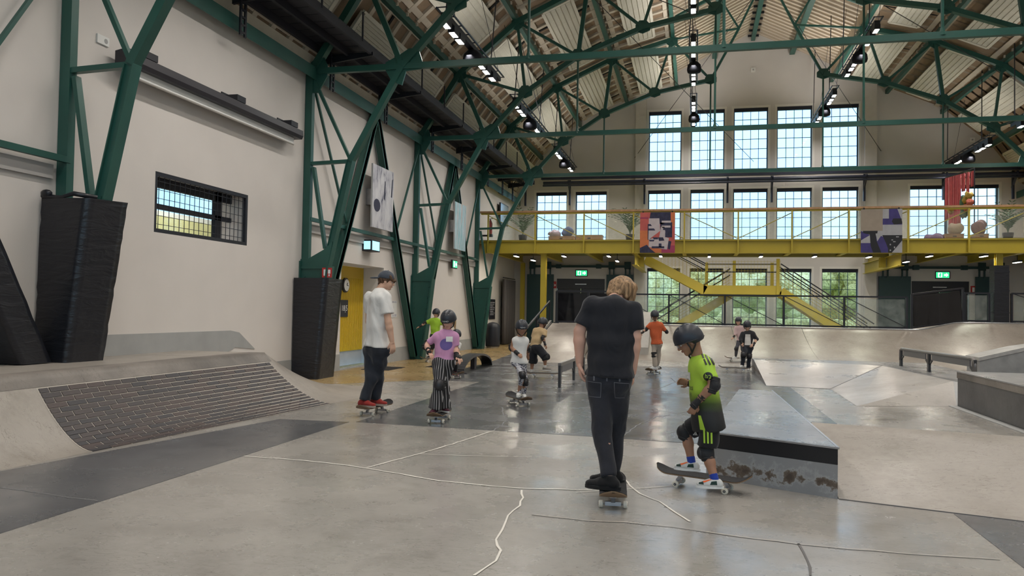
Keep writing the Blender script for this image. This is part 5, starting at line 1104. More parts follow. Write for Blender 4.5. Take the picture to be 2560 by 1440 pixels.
def person(label, Y, J, g=1., front=(0,1,0), face=None, up=(0,0,1), skin='pale', near=False, top=None, bottom=None, shoes=None, hair=None, helmet=None, pads=(), palm=None, curl=.45, hh=None, seed=1, headup=None):
    j = {k: at3((v[0], v[1], Y+(v[2] if len(v) > 2 else 0))) for k, v in J.items()}
    zmin = min(j[k][2] for k in j if k[0] in 'at'); base = (j['pel'][0], j['pel'][1], 0.)
    t = thing('person', label, 'person', base); fr = unit(front); sk = SKIN[skin]; h = .010 if near else .014
    face = unit(face if face is not None else front); hu = unit(headup if headup is not None else up); hu = unit(hu-face*(hu@face)); hr = np.cross(face, hu); hs = hh or (.86+.14*g)*1.0
    hc = j['head']; AX = np.stack([face, hr, hu])
    hp = lambda f, r, u: hc+(face*f+hr*r+hu*u)*hs
    sw = max(np.linalg.norm(j['sa']-j['sb'])/2, .165*g); am = 1.12; tu = unit(j['neck']-j['pel']); gt = g
    # ---- body
    mid = lerp(j['neck'], j['pel'], .45)
    bd = [cone(j['neck']-tu*.02, hp(-.02,0,-.05), .062*g, .052*hs, .02), cone(j['sa'], j['sb'], .056*g, .056*g, .03), cone(lerp(j['neck'],j['pel'],.22), mid, .135*gt, .125*gt, .04, fr, 1.45), cone(mid, j['pel'], .125*gt, .13*gt, .04, fr, 1.35), cone(j['ha'], j['hb'], .09*g, .09*g, .03)]
    for s in 'ab':
        S0, E0, W0, H0, K0, A0_ = (j[c+s] for c in ('s','e','w','h','k','a'))
        bd += [cone(S0, E0, .050*g*am, .040*g*am, .02), cone(E0, lerp(E0,W0,.3), .041*g*am, .043*g*am, .015), cone(lerp(E0,W0,.3), W0, .043*g*am, .028*g*am, .015), cone(H0, K0, .078*g, .054*g, .02), cone(K0, lerp(K0,A0_,.35), .052*g, .055*g, .02), cone(lerp(K0,A0_,.35), A0_, .055*g, .036*g, .02)]
    rt = unit(j['sb']-j['sa'])
    lat = lambda e, cut: [cone(lerp(j['s'+s], j['neck'], .30)-tu*.07*g, lerp(j['neck'], j['pel'], .62)+rt*(.075*g*(-1 if s == 'a' else 1)), .062*g+e, .058*g+e, .05, None, 1., cut) for s in 'ab']
    bd += lat(0, ())
    parts = [surf(bd, h)]
    for s in 'ab':
        W0, F0 = j['w'+s], j['f'+s]; pn = palm[s] if palm and s in palm else unit(j['pel']-W0+1e-4); sd = 1 if s == 'a' else -1
        parts.append(surf(hand_prims(W0, F0, np.asarray(pn, float), g*1.02, curl, sd), .0042 if near else .0065))
    hd = [ell(hp(-.008,0,.022), np.array([.098,.077,.098])*hs, AX, .02), ell(hp(.030,0,-.036), np.array([.064,.058,.074])*hs, AX, .03), ell(hp(.066,0,-.092), np.array([.02,.026,.02])*hs, AX, .02), ell(hp(.075,0,.018), np.array([.022,.05,.013])*hs, AX, .012),
          cone(hp(.088,0,.008), hp(.110,0,-.028), .008*hs, .013*hs, .012), ell(hp(.10,.012,-.030), np.array([.010,.008,.008])*hs, AX, .008), ell(hp(.10,-.012,-.030), np.array([.010,.008,.008])*hs, AX, .008),
          ell(hp(-.004,.077,-.012), np.array([.019,.010,.031])*hs, AX, .008), ell(hp(-.004,-.077,-.012), np.array([.019,.010,.031])*hs, AX, .008), ell(hp(.06,.036,-.035), np.array([.025,.022,.022])*hs, AX, .015), ell(hp(.06,-.036,-.035), np.array([.025,.022,.022])*hs, AX, .015), cone(hp(-.022,0,-.05), j['neck'], .054*hs, .060*g, .02),
          ell(hp(.100,.033,.0), np.array([.016,.017,.010])*hs, AX, sub=True), ell(hp(.100,-.033,.0), np.array([.016,.017,.010])*hs, AX, sub=True), ell(hp(.093,0,-.058), np.array([.010,.021,.006])*hs, AX, .006)]
    parts.append(surf(hd, .0048 if near else .0075))
    body = sobj('body', parts, sk, t)
    for s in (1, -1):
        mb = MB(); mb.ball(hp(.0805, s*.033, .0), .0115*hs, 10); e = obj('eye', mb, EYEW, t, smooth=True); mb = MB(); mb.ball(hp(.0875, s*.032, -.002), .0062*hs, 8); obj('iris', mb, IRIS, e, smooth=True)
        mb = MB(); mb.path([hp(.097, s*.016, .017), hp(.097, s*.034, .021), hp(.088, s*.050, .016)], .004*hs, 6); obj('eyebrow', mb, HAIR[hair['col'] if hair else 'brown'], t)
    mb = MB(); mb.path([hp(.089,-.02,-.058), hp(.099,-.008,-.055), hp(.099,.008,-.055), hp(.089,.02,-.058)], .0038*hs, 6); mb.path([hp(.088,-.017,-.063), hp(.096,0,-.064), hp(.088,.017,-.063)], .004*hs, 6); obj('lips', mb, LIP, t, smooth=True)
    # ---- clothes
    out = {'t': t, 'j': j, 'hp': hp, 'AX': AX, 'hs': hs}
    if top:
        th = top.get('loose', .022)*g/.9; hem = lerp(j['neck'], j['pel'], top.get('hem', 1.12)); hn = top.get('hemn', -tu); cut = [(hem, hn)]; neckc = [(j['neck']+tu*top.get('neck', .01)*g, tu)]
        c1 = lerp(j['neck'], j['pel'], .18); P = [cone(c1, lerp(c1, j['pel'], .5), sw*.80+th*.6, .135*g+th, .05, fr, top.get('fl', 1.35), cut), cone(lerp(c1, j['pel'], .5), hem+(hem-j['neck'])*.15, .135*g+th, .142*g+th*1.2+top.get('flare', 0), .05, fr, top.get('fl2', 1.3), cut), cone(j['ha'], j['hb'], .098*g+th*.6, .098*g+th*.6, .05, None, 1., cut),
                                                         cone(lerp(j['sa'], j['sb'], .06), lerp(j['sa'], j['sb'], .94), .056*g+th*.55, .056*g+th*.55, .05, None, 1., neckc), cone(j['neck']-tu*.03*g, j['neck']+tu*.03*g, .075*g, .066*g, .03, None, 1., neckc)]
        P += lat(th*.75, cut); P.append(cone(lerp(j['sa'], j['sb'], .25)-tu*.03*g, lerp(j['sa'], j['sb'], .75)-tu*.03*g, .075*g+th*.5, .075*g+th*.5, .05, fr, 1.15, neckc))
        sl_ = top.get('sleeve', .62)
        if sl_ > 0:
            for s in 'ab':
                if sl_ <= 1: e = lerp(j['s'+s], j['e'+s], sl_); d = unit(j['e'+s]-j['s'+s]); P.append(cone(j['s'+s], e+d*.04, .054*g+th*.6, (.05*g+th*top.get('sl', .75)), .03, None, 1., [(e, d)]))
                else:
                    e = lerp(j['e'+s], j['w'+s], sl_-1); d = unit(j['w'+s]-j['e'+s]); P += [cone(j['s'+s], j['e'+s], .054*g+th*.6, .048*g+th*.5, .03), cone(j['e'+s], e+d*.03, .050*g+th*.5, .042*g+th*.5, .02, None, 1., [(e, d)])]
        out['top'] = sobj(top.get('name', 't_shirt'), surf(P, h*1.1, (top.get('fold', .011)*(1 if near else .8), 16, seed)), top['mat'], t, top.get('label'))
    if bottom:
        th = bottom.get('loose', .018)*g/.9; wc = [(j['pel']+tu*bottom.get('waist', .03)*g, tu)]; P = [cone(j['ha'], j['hb'], .095*g+th, .095*g+th, .04, None, 1., wc), cone(j['pel'], j['pel']+tu*.12, .125*g+th*.5, .12*g+th*.3, .04, fr, 1.3, wc)]
        ln = bottom.get('len', 2.0); fl_ = bottom.get('flare', 0.)
        for s in 'ab':
            H0, K0, A0_ = j['h'+s], j['k'+s], j['a'+s]
            if ln <= 1: e = lerp(H0, K0, ln); d = unit(K0-H0); P.append(cone(H0, e+d*.04, .085*g+th, .072*g+th*1.3, .03, None, 1., [(e, d)]))
            else: e = lerp(K0, A0_, ln-1); d = unit(A0_-K0); P += [cone(H0, K0, .084*g+th, .060*g+th, .03), cone(K0, e+d*.04, .058*g+th, .042*g+th*.9+fl_, .03, None, 1., [(e, d)])]
        out['bottom'] = sobj(bottom.get('name', 'trousers'), surf(P, h*1.1, (bottom.get('fold', .009), 17, seed+9)), bottom['mat'], t, bottom.get('label'))
    if shoes:
        for s in 'ab':
            a, to = j['a'+s], j['t'+s]; fd = unit(V3(to[0]-a[0], to[1]-a[1], 0)); sd = np.cross(fd, (0,0,1)); zf = a[2]-.085*g; a0 = V3(a[0], a[1], zf); q = lambda f, z: a0+fd*f*g+V3(0,0,z*g)
            P = [cone(q(-.045,.045), q(.06,.05), .040*g, .043*g, .02), cone(q(.06,.045), q(.155,.034), .043*g, .036*g, .03, (0,0,1), 1.3), cone(q(-.035,.05), lerp(q(-.01,.1), a, .3), .040*g, .043*g, .02)]
            sh = sobj('shoe', surf(P, .008 if near else .010, None, [(a0+V3(0,0,.02*g), (0,0,-1)), (a0+V3(0,0,shoes.get('h', .095)*g), (0,0,1))]), shoes['mat'], t)
            ol = [q(-.09+.0, 0)] ; pts = []
            for k in range(20):
                an = 2*math.pi*k/20; f = .05+.145*math.cos(an); w_ = (.046+.006*math.cos(an))*math.sin(an)*(1 if abs(math.cos(an)) < .9 else .9); pts.append(a0+fd*f*g+sd*w_*g)
            mb = MB(); mb.prism(pts, (0,0,.026*g)); obj('sole', mb, shoes.get('sole', WHITE), sh)
            if shoes.get('lace'):
                mb = MB()
                for k in range(4): c = q(.055+.022*k,.092-.010*k); mb.tube(c-sd*.025*g, c+sd*.025*g, .004*g, n=5)
                obj('laces', mb, shoes['lace'], sh, kind='stuff')
            out['shoe'+s] = (sh, a0, fd, sd)
            if shoes.get('sock'): mt, up_ = shoes['sock']; e = lerp(a, j['k'+s], up_); sobj('sock', surf([cone(q(-.005,.07), e, .042*g, .046*g, .01, None, 1., [(e, j['k'+s]-a)])], .006), mt, t)
    for s, kind in [p.split(':') for p in pads]:
        if kind == 'knee': c = j['k'+s]; d = unit(j['a'+s]-j['h'+s]); fw = unit(np.asarray(front, float)-d*(np.asarray(front, float)@d)); r = .064*g+(bottom.get('loose', .018)*g/.9*.8 if bottom and bottom.get('len', 2.0) > .9 else 0)
        elif kind == 'elbow': c = j['e'+s]; d = unit(j['w'+s]-j['s'+s]); fw = -unit(lerp(j['s'+s], j['w'+s], .5)-c+1e-3*fr); r = .048*g
        else: c = lerp(j['w'+s], j['e'+s], .10); d = unit(j['w'+s]-j['e'+s]); fw = unit(np.cross(d, fr)+1e-3); r = .036*g
        L = .085*g; fw = fw-d*(fw@d); fw = unit(fw) if np.linalg.norm(fw) > .15 else unit(np.cross(d, (.3,.2,1)))
        tt = sobj(kind+'_pad' if kind != 'wrist' else 'wrist_guard', surf([cone(c-d*L, c+d*L, r*1.12, r*1.02, .02, None, 1., [(c-d*L*1.05, -d), (c+d*L*1.05, d)]), ell(c+fw*r*.55, (r*1.05,)*3 if kind != 'wrist' else (r*.6,)*3, None, .02)], .0065 if near else .009, (.003, 30, seed)), PADM, t)
        ax_ = np.stack([fw, np.cross(d, fw), d])
        if kind != 'wrist': sobj('cap', surf([ell(c+fw*r*.95, (r*.75, r*.85, r*1.1), ax_)], .009), PADC, tt)
        mb = MB(); q = np.cross(d, fw)
        for k_ in (-.6, .6): mb.path([c+d*L*k_+(fw*math.cos(a)+q*math.sin(a))*(r*1.17) for a in np.linspace(0, 2*math.pi, 13)[:-1]], .006*g, 5, closed=True)
        obj('strap', mb, RUBBER, tt, kind='stuff')
    if hair:
        P = [ell(hp(-.014,0,.032), np.array([.108,.088,.104])*hs, AX, .02, cuts=[(hp(.052,0,.03), face*1.0-hu*.55)])]
        for (p0, p1, r0, r1) in hair.get('locks', []): P.append(cone(hp(*p0), hp(*p1), r0*hs, r1*hs, .03))
        if not (helmet is not None and not hair.get('locks')): sobj('hair', surf(P, .006 if near else .008, (hair.get('rough', .005), 55, seed)), HAIR[hair['col']], t)
    if helmet is not None:
        lift = helmet.get('lift', .030); P = [ell(hp(-.006,0,lift), np.array([.130,.112,.122])*hs, AX, .01, cuts=[(hp(.0,0,-.004), -hu+face*.16)]), ell(hp(-.05,0,.0), np.array([.085,.104,.075])*hs, AX, .02, cuts=[(hp(-.05,0,-.038), -hu)])]
        for (f, r) in ((.05,.035),(.05,-.035),(0,.04),(0,-.04),(-.05,.035),(-.05,-.035)): P.append(ell(hp(f,r,lift+.118-.9*(f*f+r*r)*4), np.array([.018,.007,.012])*hs, AX, sub=True))
        hm = sobj('helmet', surf(P, .006 if near else .008), helmet.get('mat', HELM), t)
        mb = MB()
        for s in (1, -1):
            for f in (.035, -.05): mb.path([hp(f, s*.10, .0), hp(f*.6+.006, s*.088, -.045), hp(.03, s*.06, -.095), hp(.062, s*.008, -.116)], .0075*hs, 6)
        if near: mb.path([hp(.062,0,-.116), hp(.05,.01,-.17), hp(.04,.012,-.22)], .008*hs, 6)
        obj('chin_strap', mb, RUBBER, hm, kind='stuff')
        mb = MB(); mb.path([hp(-.006,0,lift)+(face*.131*math.cos(a)+hr*.113*math.sin(a))*hs+hu*(-.030-.0+.020*math.cos(a))*hs for a in np.linspace(0, 2*math.pi, 29)[:-1]], .004*hs, 5, closed=True); obj('trim', mb, RUBBER, hm)
        if helmet.get('logo'): # white lettering on the brow
            decal_text('lettering', hm, helmet['logo'], .030*hs, hp(.1,0,.045), hr*-1 if False else np.cross(hu, face), hu, WHITE, hm)
    return out
# ================================================================== the people
BLK = fabric('black_cotton', (.016,.017,.022)); DENIM = fabric('black_denim', (.022,.023,.030), .3); NAVY = fabric('navy_jersey', (.022,.026,.036), .15)
WTEE = fabric('white_cotton', (.70,.69,.67), .03); REDSHOE = fabric('red_suede', (.30,.03,.025), .15); BLKSHOE = fabric('black_suede', (.012,.012,.013)); WHTSHOE = fabric('white_leather', (.62,.62,.6), .05, .5)
# ---- man in black, seen from behind
vd = unit(V3(-.60, 6.15, 0)); c0 = V3(-.595, 6.14, 0)
board('skateboard under the man in the black T-shirt', c0, vd)
o = person('man in black T-shirt and black jeans on a skateboard, seen from behind with head bowed', 6.1,
  dict(head=(1555,731,.20), neck=(1532,755,.05), pel=(1522,934,.05), sa=(1478,763,.04), sb=(1580,772,.06), ea=(1449,828,.02), eb=(1588,842,.05), wa=(1449,905,.05), wb=(1582,925,.10), fa=(1456,958,.08), fb=(1577,975,.13),
       ha=(1500,950,.05), hb=(1546,950,.05), ka=(1506,1070,.03), kb=(1542,1070,.16), aa=(1523,1196,-.10), ab=(1533,1181,.22), ta=(1484,1202,-.08), tb=(1500,1184,.20)),
  g=.98, front=(.08,1,0), face=(.42,.72,-.62), headup=(.30,.4,.85), skin='pale', near=True, hh=.98, top=dict(mat=BLK, sleeve=.78, hem=1.02, loose=.03, flare=.012, fold=.010), bottom=dict(mat=DENIM, loose=.014, name='jeans', fold=.008, waist=.07, len=1.96),
  shoes=dict(mat=BLKSHOE, sole=BLKSHOE, h=.11), palm=dict(a=(.9,.1,0), b=(-.9,.1,0)), curl=.4, seed=3,
  hair=dict(col='blond', rough=.0025, locks=[((-.06,.06,.02),(-.085,.05,-.075),.05,.022),((-.06,-.05,.02),(-.085,-.04,-.08),.05,.022),((-.08,0,.02),(-.10,0,-.085),.05,.024),((.0,.07,.05),(.035,.088,-.05),.04,.018),((.03,.06,.07),(.085,.075,-.02),.035,.014),((.03,-.06,.07),(.08,-.08,-.03),.035,.014),((-.03,.078,.02),(-.03,.09,-.06),.03,.016),((-.03,-.078,.02),(-.02,-.09,-.06),.03,.016)]))
# pocket seams and belt loops on the jeans
jt = o['bottom']; pc = lerp(o['j']['ha'], o['j']['hb'], .5); SEAM = M('seam_thread', (.10,.10,.115), .7)
for s, x0 in (('left', -.105), ('right', .105)):
    decal('pocket_seam', jt, [[(x0-.055,-.005),(x0+.055,-.012),(x0+.055,-.017),(x0-.055,-.010)], [(x0-.057,-.005),(x0-.052,-.005),(x0-.048,-.13),(x0-.053,-.13)], [(x0+.052,-.012),(x0+.057,-.012),(x0+.052,-.13),(x0+.047,-.13)], [(x0-.053,-.125),(x0+.052,-.125),(x0+.052,-.13),(x0-.053,-.13)]], pc, (1,0,0), (0,0,1), SEAM, o['t'])
decal('belt_loop', jt, [[(-.012,.05),(.0,.05),(.0,.0),(-.012,.0)], [(.085,.05),(.097,.05),(.097,.0),(.085,.0)], [(-.11,.05),(-.098,.05),(-.098,.0),(-.11,.0)]], pc, (1,0,0), (0,0,1), SEAM, o['t'])
# ---- boy in the lime jersey
JER = M('lime_jersey', (.40,.62,.05), .7, bump=.08, scale=30); b_ = JER.node_tree.nodes['Principled BSDF']; tcx = N(JER, 'ShaderNodeTexCoord'); sx = N(JER, 'ShaderNodeSeparateXYZ'); lk(JER, tcx.outputs['Object'], sx.inputs[0])
lk(JER, ramp(JER, sx.outputs['Z'], [(.69,(.014,.015,.016)),(.76,(.06,.09,.02)),(.87,(.40,.62,.05)),(.94,(.43,.66,.06))]), b_.inputs['Base Color'])
LIME = M('lime_print', (.40,.62,.05), .6); ORANGE = M('orange_swoosh', (.8,.13,.02), .5); BLUE = fabric('blue_sock', (.02,.05,.32)); DGREEN = fabric('dark_green_leather', (.015,.04,.032), .1, .5)
bc0 = atz(1692,1219); bc1 = atz(1824,1236); bd_ = unit(V3(bc0[0]-bc1[0], bc0[1]-bc1[1], 0)); bcen = (bc0+bc1)/2+V3(.0,.07,0)
board('skateboard held under the front foot of the boy in the lime jersey', bcen, bd_, 0, .02)
o = person('boy in lime and black football jersey with dark helmet, one foot on his skateboard', 6.45,
  dict(head=(1722,852,.0), neck=(1745,893,.02), pel=(1770,1050,.02), sa=(1766,915,-.11), sb=(1752,910,.13), ea=(1783,963,-.17), eb=(1745,965,.22), wa=(1741,1008,-.15), wb=(1727,959,.26), fa=(1727,1036,-.13), fb=(1703,953,.26),
       ha=(1776,1052,-.06), hb=(1768,1052,.08), ka=(1768,1132,-.06), kb=(1716,1082,.14), aa=(1787,1200,-.12), ab=(1729,1157,.11), ta=(1740,1225,-.13), tb=(1690,1178,.13)),
  g=.74, front=(-1,-.05,0), face=(-.90,-.16,-.50), skin='tan', near=True, hh=.92, top=dict(mat=JER, sleeve=.72, hem=1.15, flare=.03, loose=.032, name='jersey', fl=1.2, fl2=1.15, fold=.006, label='lime jersey fading to black'), bottom=dict(mat=fabric('black_shorts', (.013,.013,.015)), len=.82, loose=.018, waist=.02, name='shorts'),
  shoes=dict(mat=WHTSHOE, sole=WHITE, lace=WHITE, sock=(BLUE, .22)), pads=('a:knee','b:knee','a:elbow','a:wrist','b:wrist'), palm=dict(a=(-.2,.9,0), b=(0,-.9,-.3)), helmet=dict(logo=None, mat=M('helmet_matte', (.018,.022,.032), .42)), hair=dict(col='dark'), curl=.75, seed=5)
jj = o['j']; near_n = V3(0,-1,0); jc = lerp(jj['neck'], jj['pel'], .3)
for k in range(3): # shoulder stripes
    x = .005+.028*k; decal('shoulder_stripe', o['top'], [[(x,.055-.006*k),(x+.012,.058-.006*k),(x+.045,-.015),(x+.033,-.02)]], jj['sa']+V3(-.045,-.02,.03), (1,0,0), (0,0,1), DARKTXT, o['t'])
decal('round_badge', o['top'], [[(.034*math.cos(a), .034*math.sin(a)) for a in np.linspace(0,6.283,19)[:-1]]], jj['sa']+V3(.012,-.05,-.075), (1,0,0), (0,0,1), DARKTXT, o['t'])
decal_text('badge_letters', o['top'], 'hp', .045, jj['sa']+V3(.012,-.05,-.072), (1,0,0), (0,0,1), LIME, o['t'], .008)
cc = lerp(jj['neck'], jj['pel'], .60); fx = unit(V3(.55,-.83,0))
decal_text('chest_letters', o['top'], 'res', .060, V3(cc[0]-.098, cc[1]-.065, cc[2]+.06), fx, (0,0,1), DARKTXT, o['t']); decal_text('chest_letters', o['top'], 'R', .042, V3(cc[0]-.096, cc[1]-.07, cc[2]+.005), fx, (0,0,1), DARKTXT, o['t'])
cb = lerp(jj['neck'], jj['pel'], .33); decal('name_sticker', o['top'], [[(-.02,-.03),(.02,-.03),(.02,.03),(-.02,.03)]], V3(cb[0]-.095, cb[1]-.05, cb[2]+.015), fx, (0,0,1), WHITE, o['t'])
hip = lerp(jj['ha'], jj['ka'], .45); L_ = .13
for k in range(3): decal('side_stripe', o['bottom'], [[(-.035+.026*k,L_),(-.022+.026*k,L_),(-.014+.026*k,-L_),(-.027+.026*k,-L_)]], hip+V3(-.01,-.05,-.01), (1,0,0), (0,0,1), LIME, o['t'])
decal('hem_flash', o['top'], [[(-.075,.0),(-.055,.0),(-.02,-.11),(-.06,-.11)]], V3(jj['pel'][0], jj['pel'][1]-.08, jj['pel'][2]+.05), (1,0,0), (0,0,1), LIME, o['t'])
decal('three_bar_mark', o['bottom'], [[(-.016,0),(-.008,0),(-.012,.012),(-.018,.010)], [(-.004,0),(.004,0),(-.004,.024),(-.010,.020)], [(.008,0),(.016,0),(.002,.036),(-.004,.032)]], lerp(jj['hb'], jj['kb'], .75)+V3(.03,-.1,-.03), (1,0,0), (0,0,1), WHITE, o['t'])
for s in 'ab':
    sh, a0, fd, sd = o['shoe'+s]; xd_ = V3(1,0,0); decal('swoosh', sh, [[(-.07,.055),(-.045,.030),(.045,.070),(-.035,.045)], [(-.07,.055),(-.035,.045),(-.05,.05),(-.068,.062)]], a0+fd*.05*.74+V3(0,-.03,.012), xd_, (0,0,1), ORANGE, sh, .003)
    decal('quarter_panel', sh, [[(.0,.028),(.055,.028),(.05,.058),(.01,.05)], [(-.085,.026),(-.045,.026),(-.05,.045),(-.08,.045)]], a0+fd*.05*.74+V3(0,-.03,.004), xd_, (0,0,1), DGREEN, sh, .002)
hp = o['hp']; gl = thing('eyeglasses', 'thin round glasses worn by the boy in the lime jersey', 'glasses', hp(.1,0,0))
for s in (1, -1):
    mb = MB(); e1 = o['AX'][1]; e2 = o['AX'][2]; mb.path([hp(.108, s*.033, -.004)+(e1*math.cos(a)*.022+e2*math.sin(a)*.018) for a in np.linspace(0,6.283,17)[:-1]], .0016, 5, closed=True); mb.path([hp(.106, s*.055, .0), hp(.06, s*.082, .004), hp(.0, s*.084, .004)], .0016, 5); obj('frame', mb, STEEL, gl)
mb = MB(); mb.path([hp(.110,-.012,.0), hp(.114,0,.004), hp(.110,.012,.0)], .0016, 5); obj('bridge', mb, STEEL, gl)
# ---- man in the white T-shirt
w0, w1 = atz(916,1041), atz(966,1029); bd_ = unit(V3(w1[0]-w0[0], w1[1]-w0[1], 0)); b0 = atz(930,1036)+V3(.02,.05,0)
board('skateboard under the man in the white T-shirt', b0, bd_)
o = person('man in white T-shirt, dark joggers and backward cap riding a skateboard', 10.05,
  dict(head=(966,703,.06), neck=(949,726,.0), pel=(940,868,.0), sa=(924,743,.14), sb=(962,746,-.11), ea=(922,803,.20), eb=(971,806,-.14), wa=(935,850,.30), wb=(980,853,-.12), fa=(944,880,.34), fb=(984,888,-.12),
       ha=(931,874,.07), hb=(950,874,-.06), ka=(930,942,-.02), kb=(944,940,.06), aa=(909,1001,-.10), ab=(938,997,.10), ta=(938,1010,-.14), tb=(966,1006,.06)),
  g=1.02, front=(.75,.66,0), face=(.93,.30,-.22), skin='fair', near=True, hh=1.0, top=dict(mat=WTEE, sleeve=.66, hem=.98, loose=.032, flare=.02, fold=.012), bottom=dict(mat=NAVY, loose=.026, name='joggers', waist=.0, fold=.010),
  shoes=dict(mat=REDSHOE, sole=M('gum_sole', (.40,.33,.28), .6)), palm=dict(b=(-.7,.5,0)), curl=.5, seed=8,
  hair=dict(col='brown', locks=[((.04,.05,.06),(.098,.05,.02),.03,.016),((.04,-.05,.06),(.098,-.04,.02),.03,.016),((.06,0,.07),(.11,.01,.03),.03,.018),((-.07,0,0),(-.085,0,-.06),.04,.02)]))
hp = o['hp']; AX = o['AX']; CAPM = fabric('grey_blue_cap', (.055,.065,.085)); ct = thing('baseball_cap', 'grey-blue cap worn backwards by the man in the white T-shirt', 'cap', hp(0,0,.03))
sobj('crown', surf([ell(hp(-.012,0,.038), (.116,.096,.108), AX, .01, cuts=[(hp(-.01,0,.035), -AX[2]+AX[0]*.12)])], .007), CAPM, ct)
sobj('brim', surf([ell(hp(-.15,0,.012), (.085,.085,.012), np.stack([unit(AX[0]+AX[2]*.25), AX[1], unit(AX[2]-AX[0]*.25)]), .01)], .007), CAPM, ct); mb = MB(); mb.ball(hp(-.012,0,.146), .008, 8); obj('button', mb, CAPM, ct)
# ---- girl in the pink T-shirt
STR = M('striped_cotton', (.02,.02,.02), .85); b_ = STR.node_tree.nodes['Principled BSDF']; tcx = N(STR, 'ShaderNodeTexCoord'); wv = N(STR, 'ShaderNodeTexWave', Scale=11., Distortion=.0); wv.inputs['Detail Scale'].default_value = .6; mp = N(STR, 'ShaderNodeMapping'); mp.inputs['Scale'].default_value = (1,.25,.0); lk(STR, tcx.outputs['Object'], mp.inputs['Vector']); lk(STR, mp.outputs[0], wv.inputs['Vector']); lk(STR, ramp(STR, wv.outputs['Fac'], [(.0,(.016,.016,.018)),(.78,(.018,.018,.02)),(.88,(.36,.35,.36))]), b_.inputs['Base Color'])
PINK = fabric('pink_cotton', (.58,.29,.49), .06); MAROON = fabric('maroon_knit', (.07,.015,.028))
f0 = atz(1087,1060); b0 = V3(f0[0]-.02, f0[1]+.24, 0); bd_ = unit(V3(-.12,1,0))
board('skateboard under the girl in the pink T-shirt', b0, -bd_)
o = person('girl in pink T-shirt and striped trousers with black helmet, looking down at her board', 9.72,
  dict(head=(1121,800,.0), neck=(1117,829,.03), pel=(1108,902,.03), sa=(1091,842,.0), sb=(1137,843,.04), ea=(1066,862,.0), eb=(1139,871,.06), wa=(1072,880,-.15), wb=(1142,892,-.04), fa=(1082,894,-.22), fb=(1152,907,-.10),
       ha=(1099,906,.0), hb=(1119,906,.05), ka=(1100,963,-.10), kb=(1108,960,.08), aa=(1087,1022,-.10), ab=(1108,1017,.14), ta=(1076,1036,-.22), tb=(1122,1030,.05)),
  g=.72, front=(.05,-1,0), face=(-.02,-.86,-.5), skin='pale', near=True, hh=.90, top=dict(mat=PINK, sleeve=.75, hem=1.02, loose=.034, fold=.008), bottom=dict(mat=STR, loose=.036, flare=.035, name='striped_trousers'), shoes=dict(mat=MAROON, sole=WHITE),
  pads=('a:elbow','b:elbow','a:wrist','b:wrist','a:knee'), helmet=dict(logo='NEMO'), hair=dict(col='light', locks=[((-.03,.07,-.02),(.02,.085,-.13),.03,.018),((-.03,-.07,-.02),(.02,-.085,-.13),.03,.018)]), palm=dict(a=(.3,-.3,-.8), b=(-.3,-.3,-.8)), seed=12)
jj = o['j']; cc = lerp(jj['neck'], jj['pel'], .40); decal('violet_disc', o['top'], [[(.075*math.cos(a), .075*math.sin(a)) for a in np.linspace(0,6.283,25)[:-1]]], cc+V3(.035,-.05,-.01), (1,0,0), (0,0,1), M('violet_print', (.13,.09,.30), .7), o['t'])
decal('name_sticker', o['top'], [[(-.04,-.03),(.04,-.03),(.04,.035),(-.04,.035)]], cc+V3(.075,-.05,.055), (1,0,0), (0,0,1), WHITE, o['t'], .007)
# ---- girl in the white top
LEGG = M('patterned_leggings', (.3,.3,.32), .8); b_ = LEGG.node_tree.nodes['Principled BSDF']; tcx = N(LEGG, 'ShaderNodeTexCoord'); nz = N(LEGG, 'ShaderNodeTexNoise', Scale=17, Detail=3, Distortion=2.2); lk(LEGG, tcx.outputs['Object'], nz.inputs['Vector']); lk(LEGG, ramp(LEGG, nz.outputs['Fac'], [(.44,(.02,.022,.05)),(.50,(.5,.5,.53))]), b_.inputs['Base Color'])
b0 = atz(1292,1014)+V3(0,.12,0); bd_ = unit(V3(.55,-.85,0)); board('skateboard under the girl in the white sleeveless top', b0, bd_)
o = person('girl in white sleeveless top and patterned leggings with black helmet', 11.75,
  dict(head=(1304,820,.0), neck=(1300,843,.03), pel=(1297,905,.03), sa=(1286,851,.0), sb=(1315,851,.06), ea=(1279,870,.02), eb=(1319,872,.14), wa=(1294,884,-.12), wb=(1320,888,.2), fa=(1305,893,-.2), fb=(1318,898,.25),
       ha=(1290,908,.0), hb=(1306,908,.06), ka=(1306,938,-.16), kb=(1313,955,.06), aa=(1297,982,-.06), ab=(1310,985,.1), ta=(1294,995,-.2), tb=(1312,998,-.05)),
  g=.66, front=(.25,-.97,0), face=(.35,-.86,-.28), skin='tan', hh=.88, top=dict(mat=WTEE, sleeve=0, hem=1.04, loose=.022, flare=.03, name='sleeveless_top'), bottom=dict(mat=LEGG, loose=.006, name='leggings'), shoes=dict(mat=WHTSHOE, sole=WHITE, lace=WHITE),
  pads=('a:elbow','a:wrist','b:elbow','a:knee','b:knee'), helmet=dict(logo='NEMO'), hair=dict(col='light', locks=[((-.03,-.07,-.02),(.0,-.085,-.20),.03,.02),((-.05,.05,-.02),(-.07,.06,-.12),.03,.015)]), seed=15)
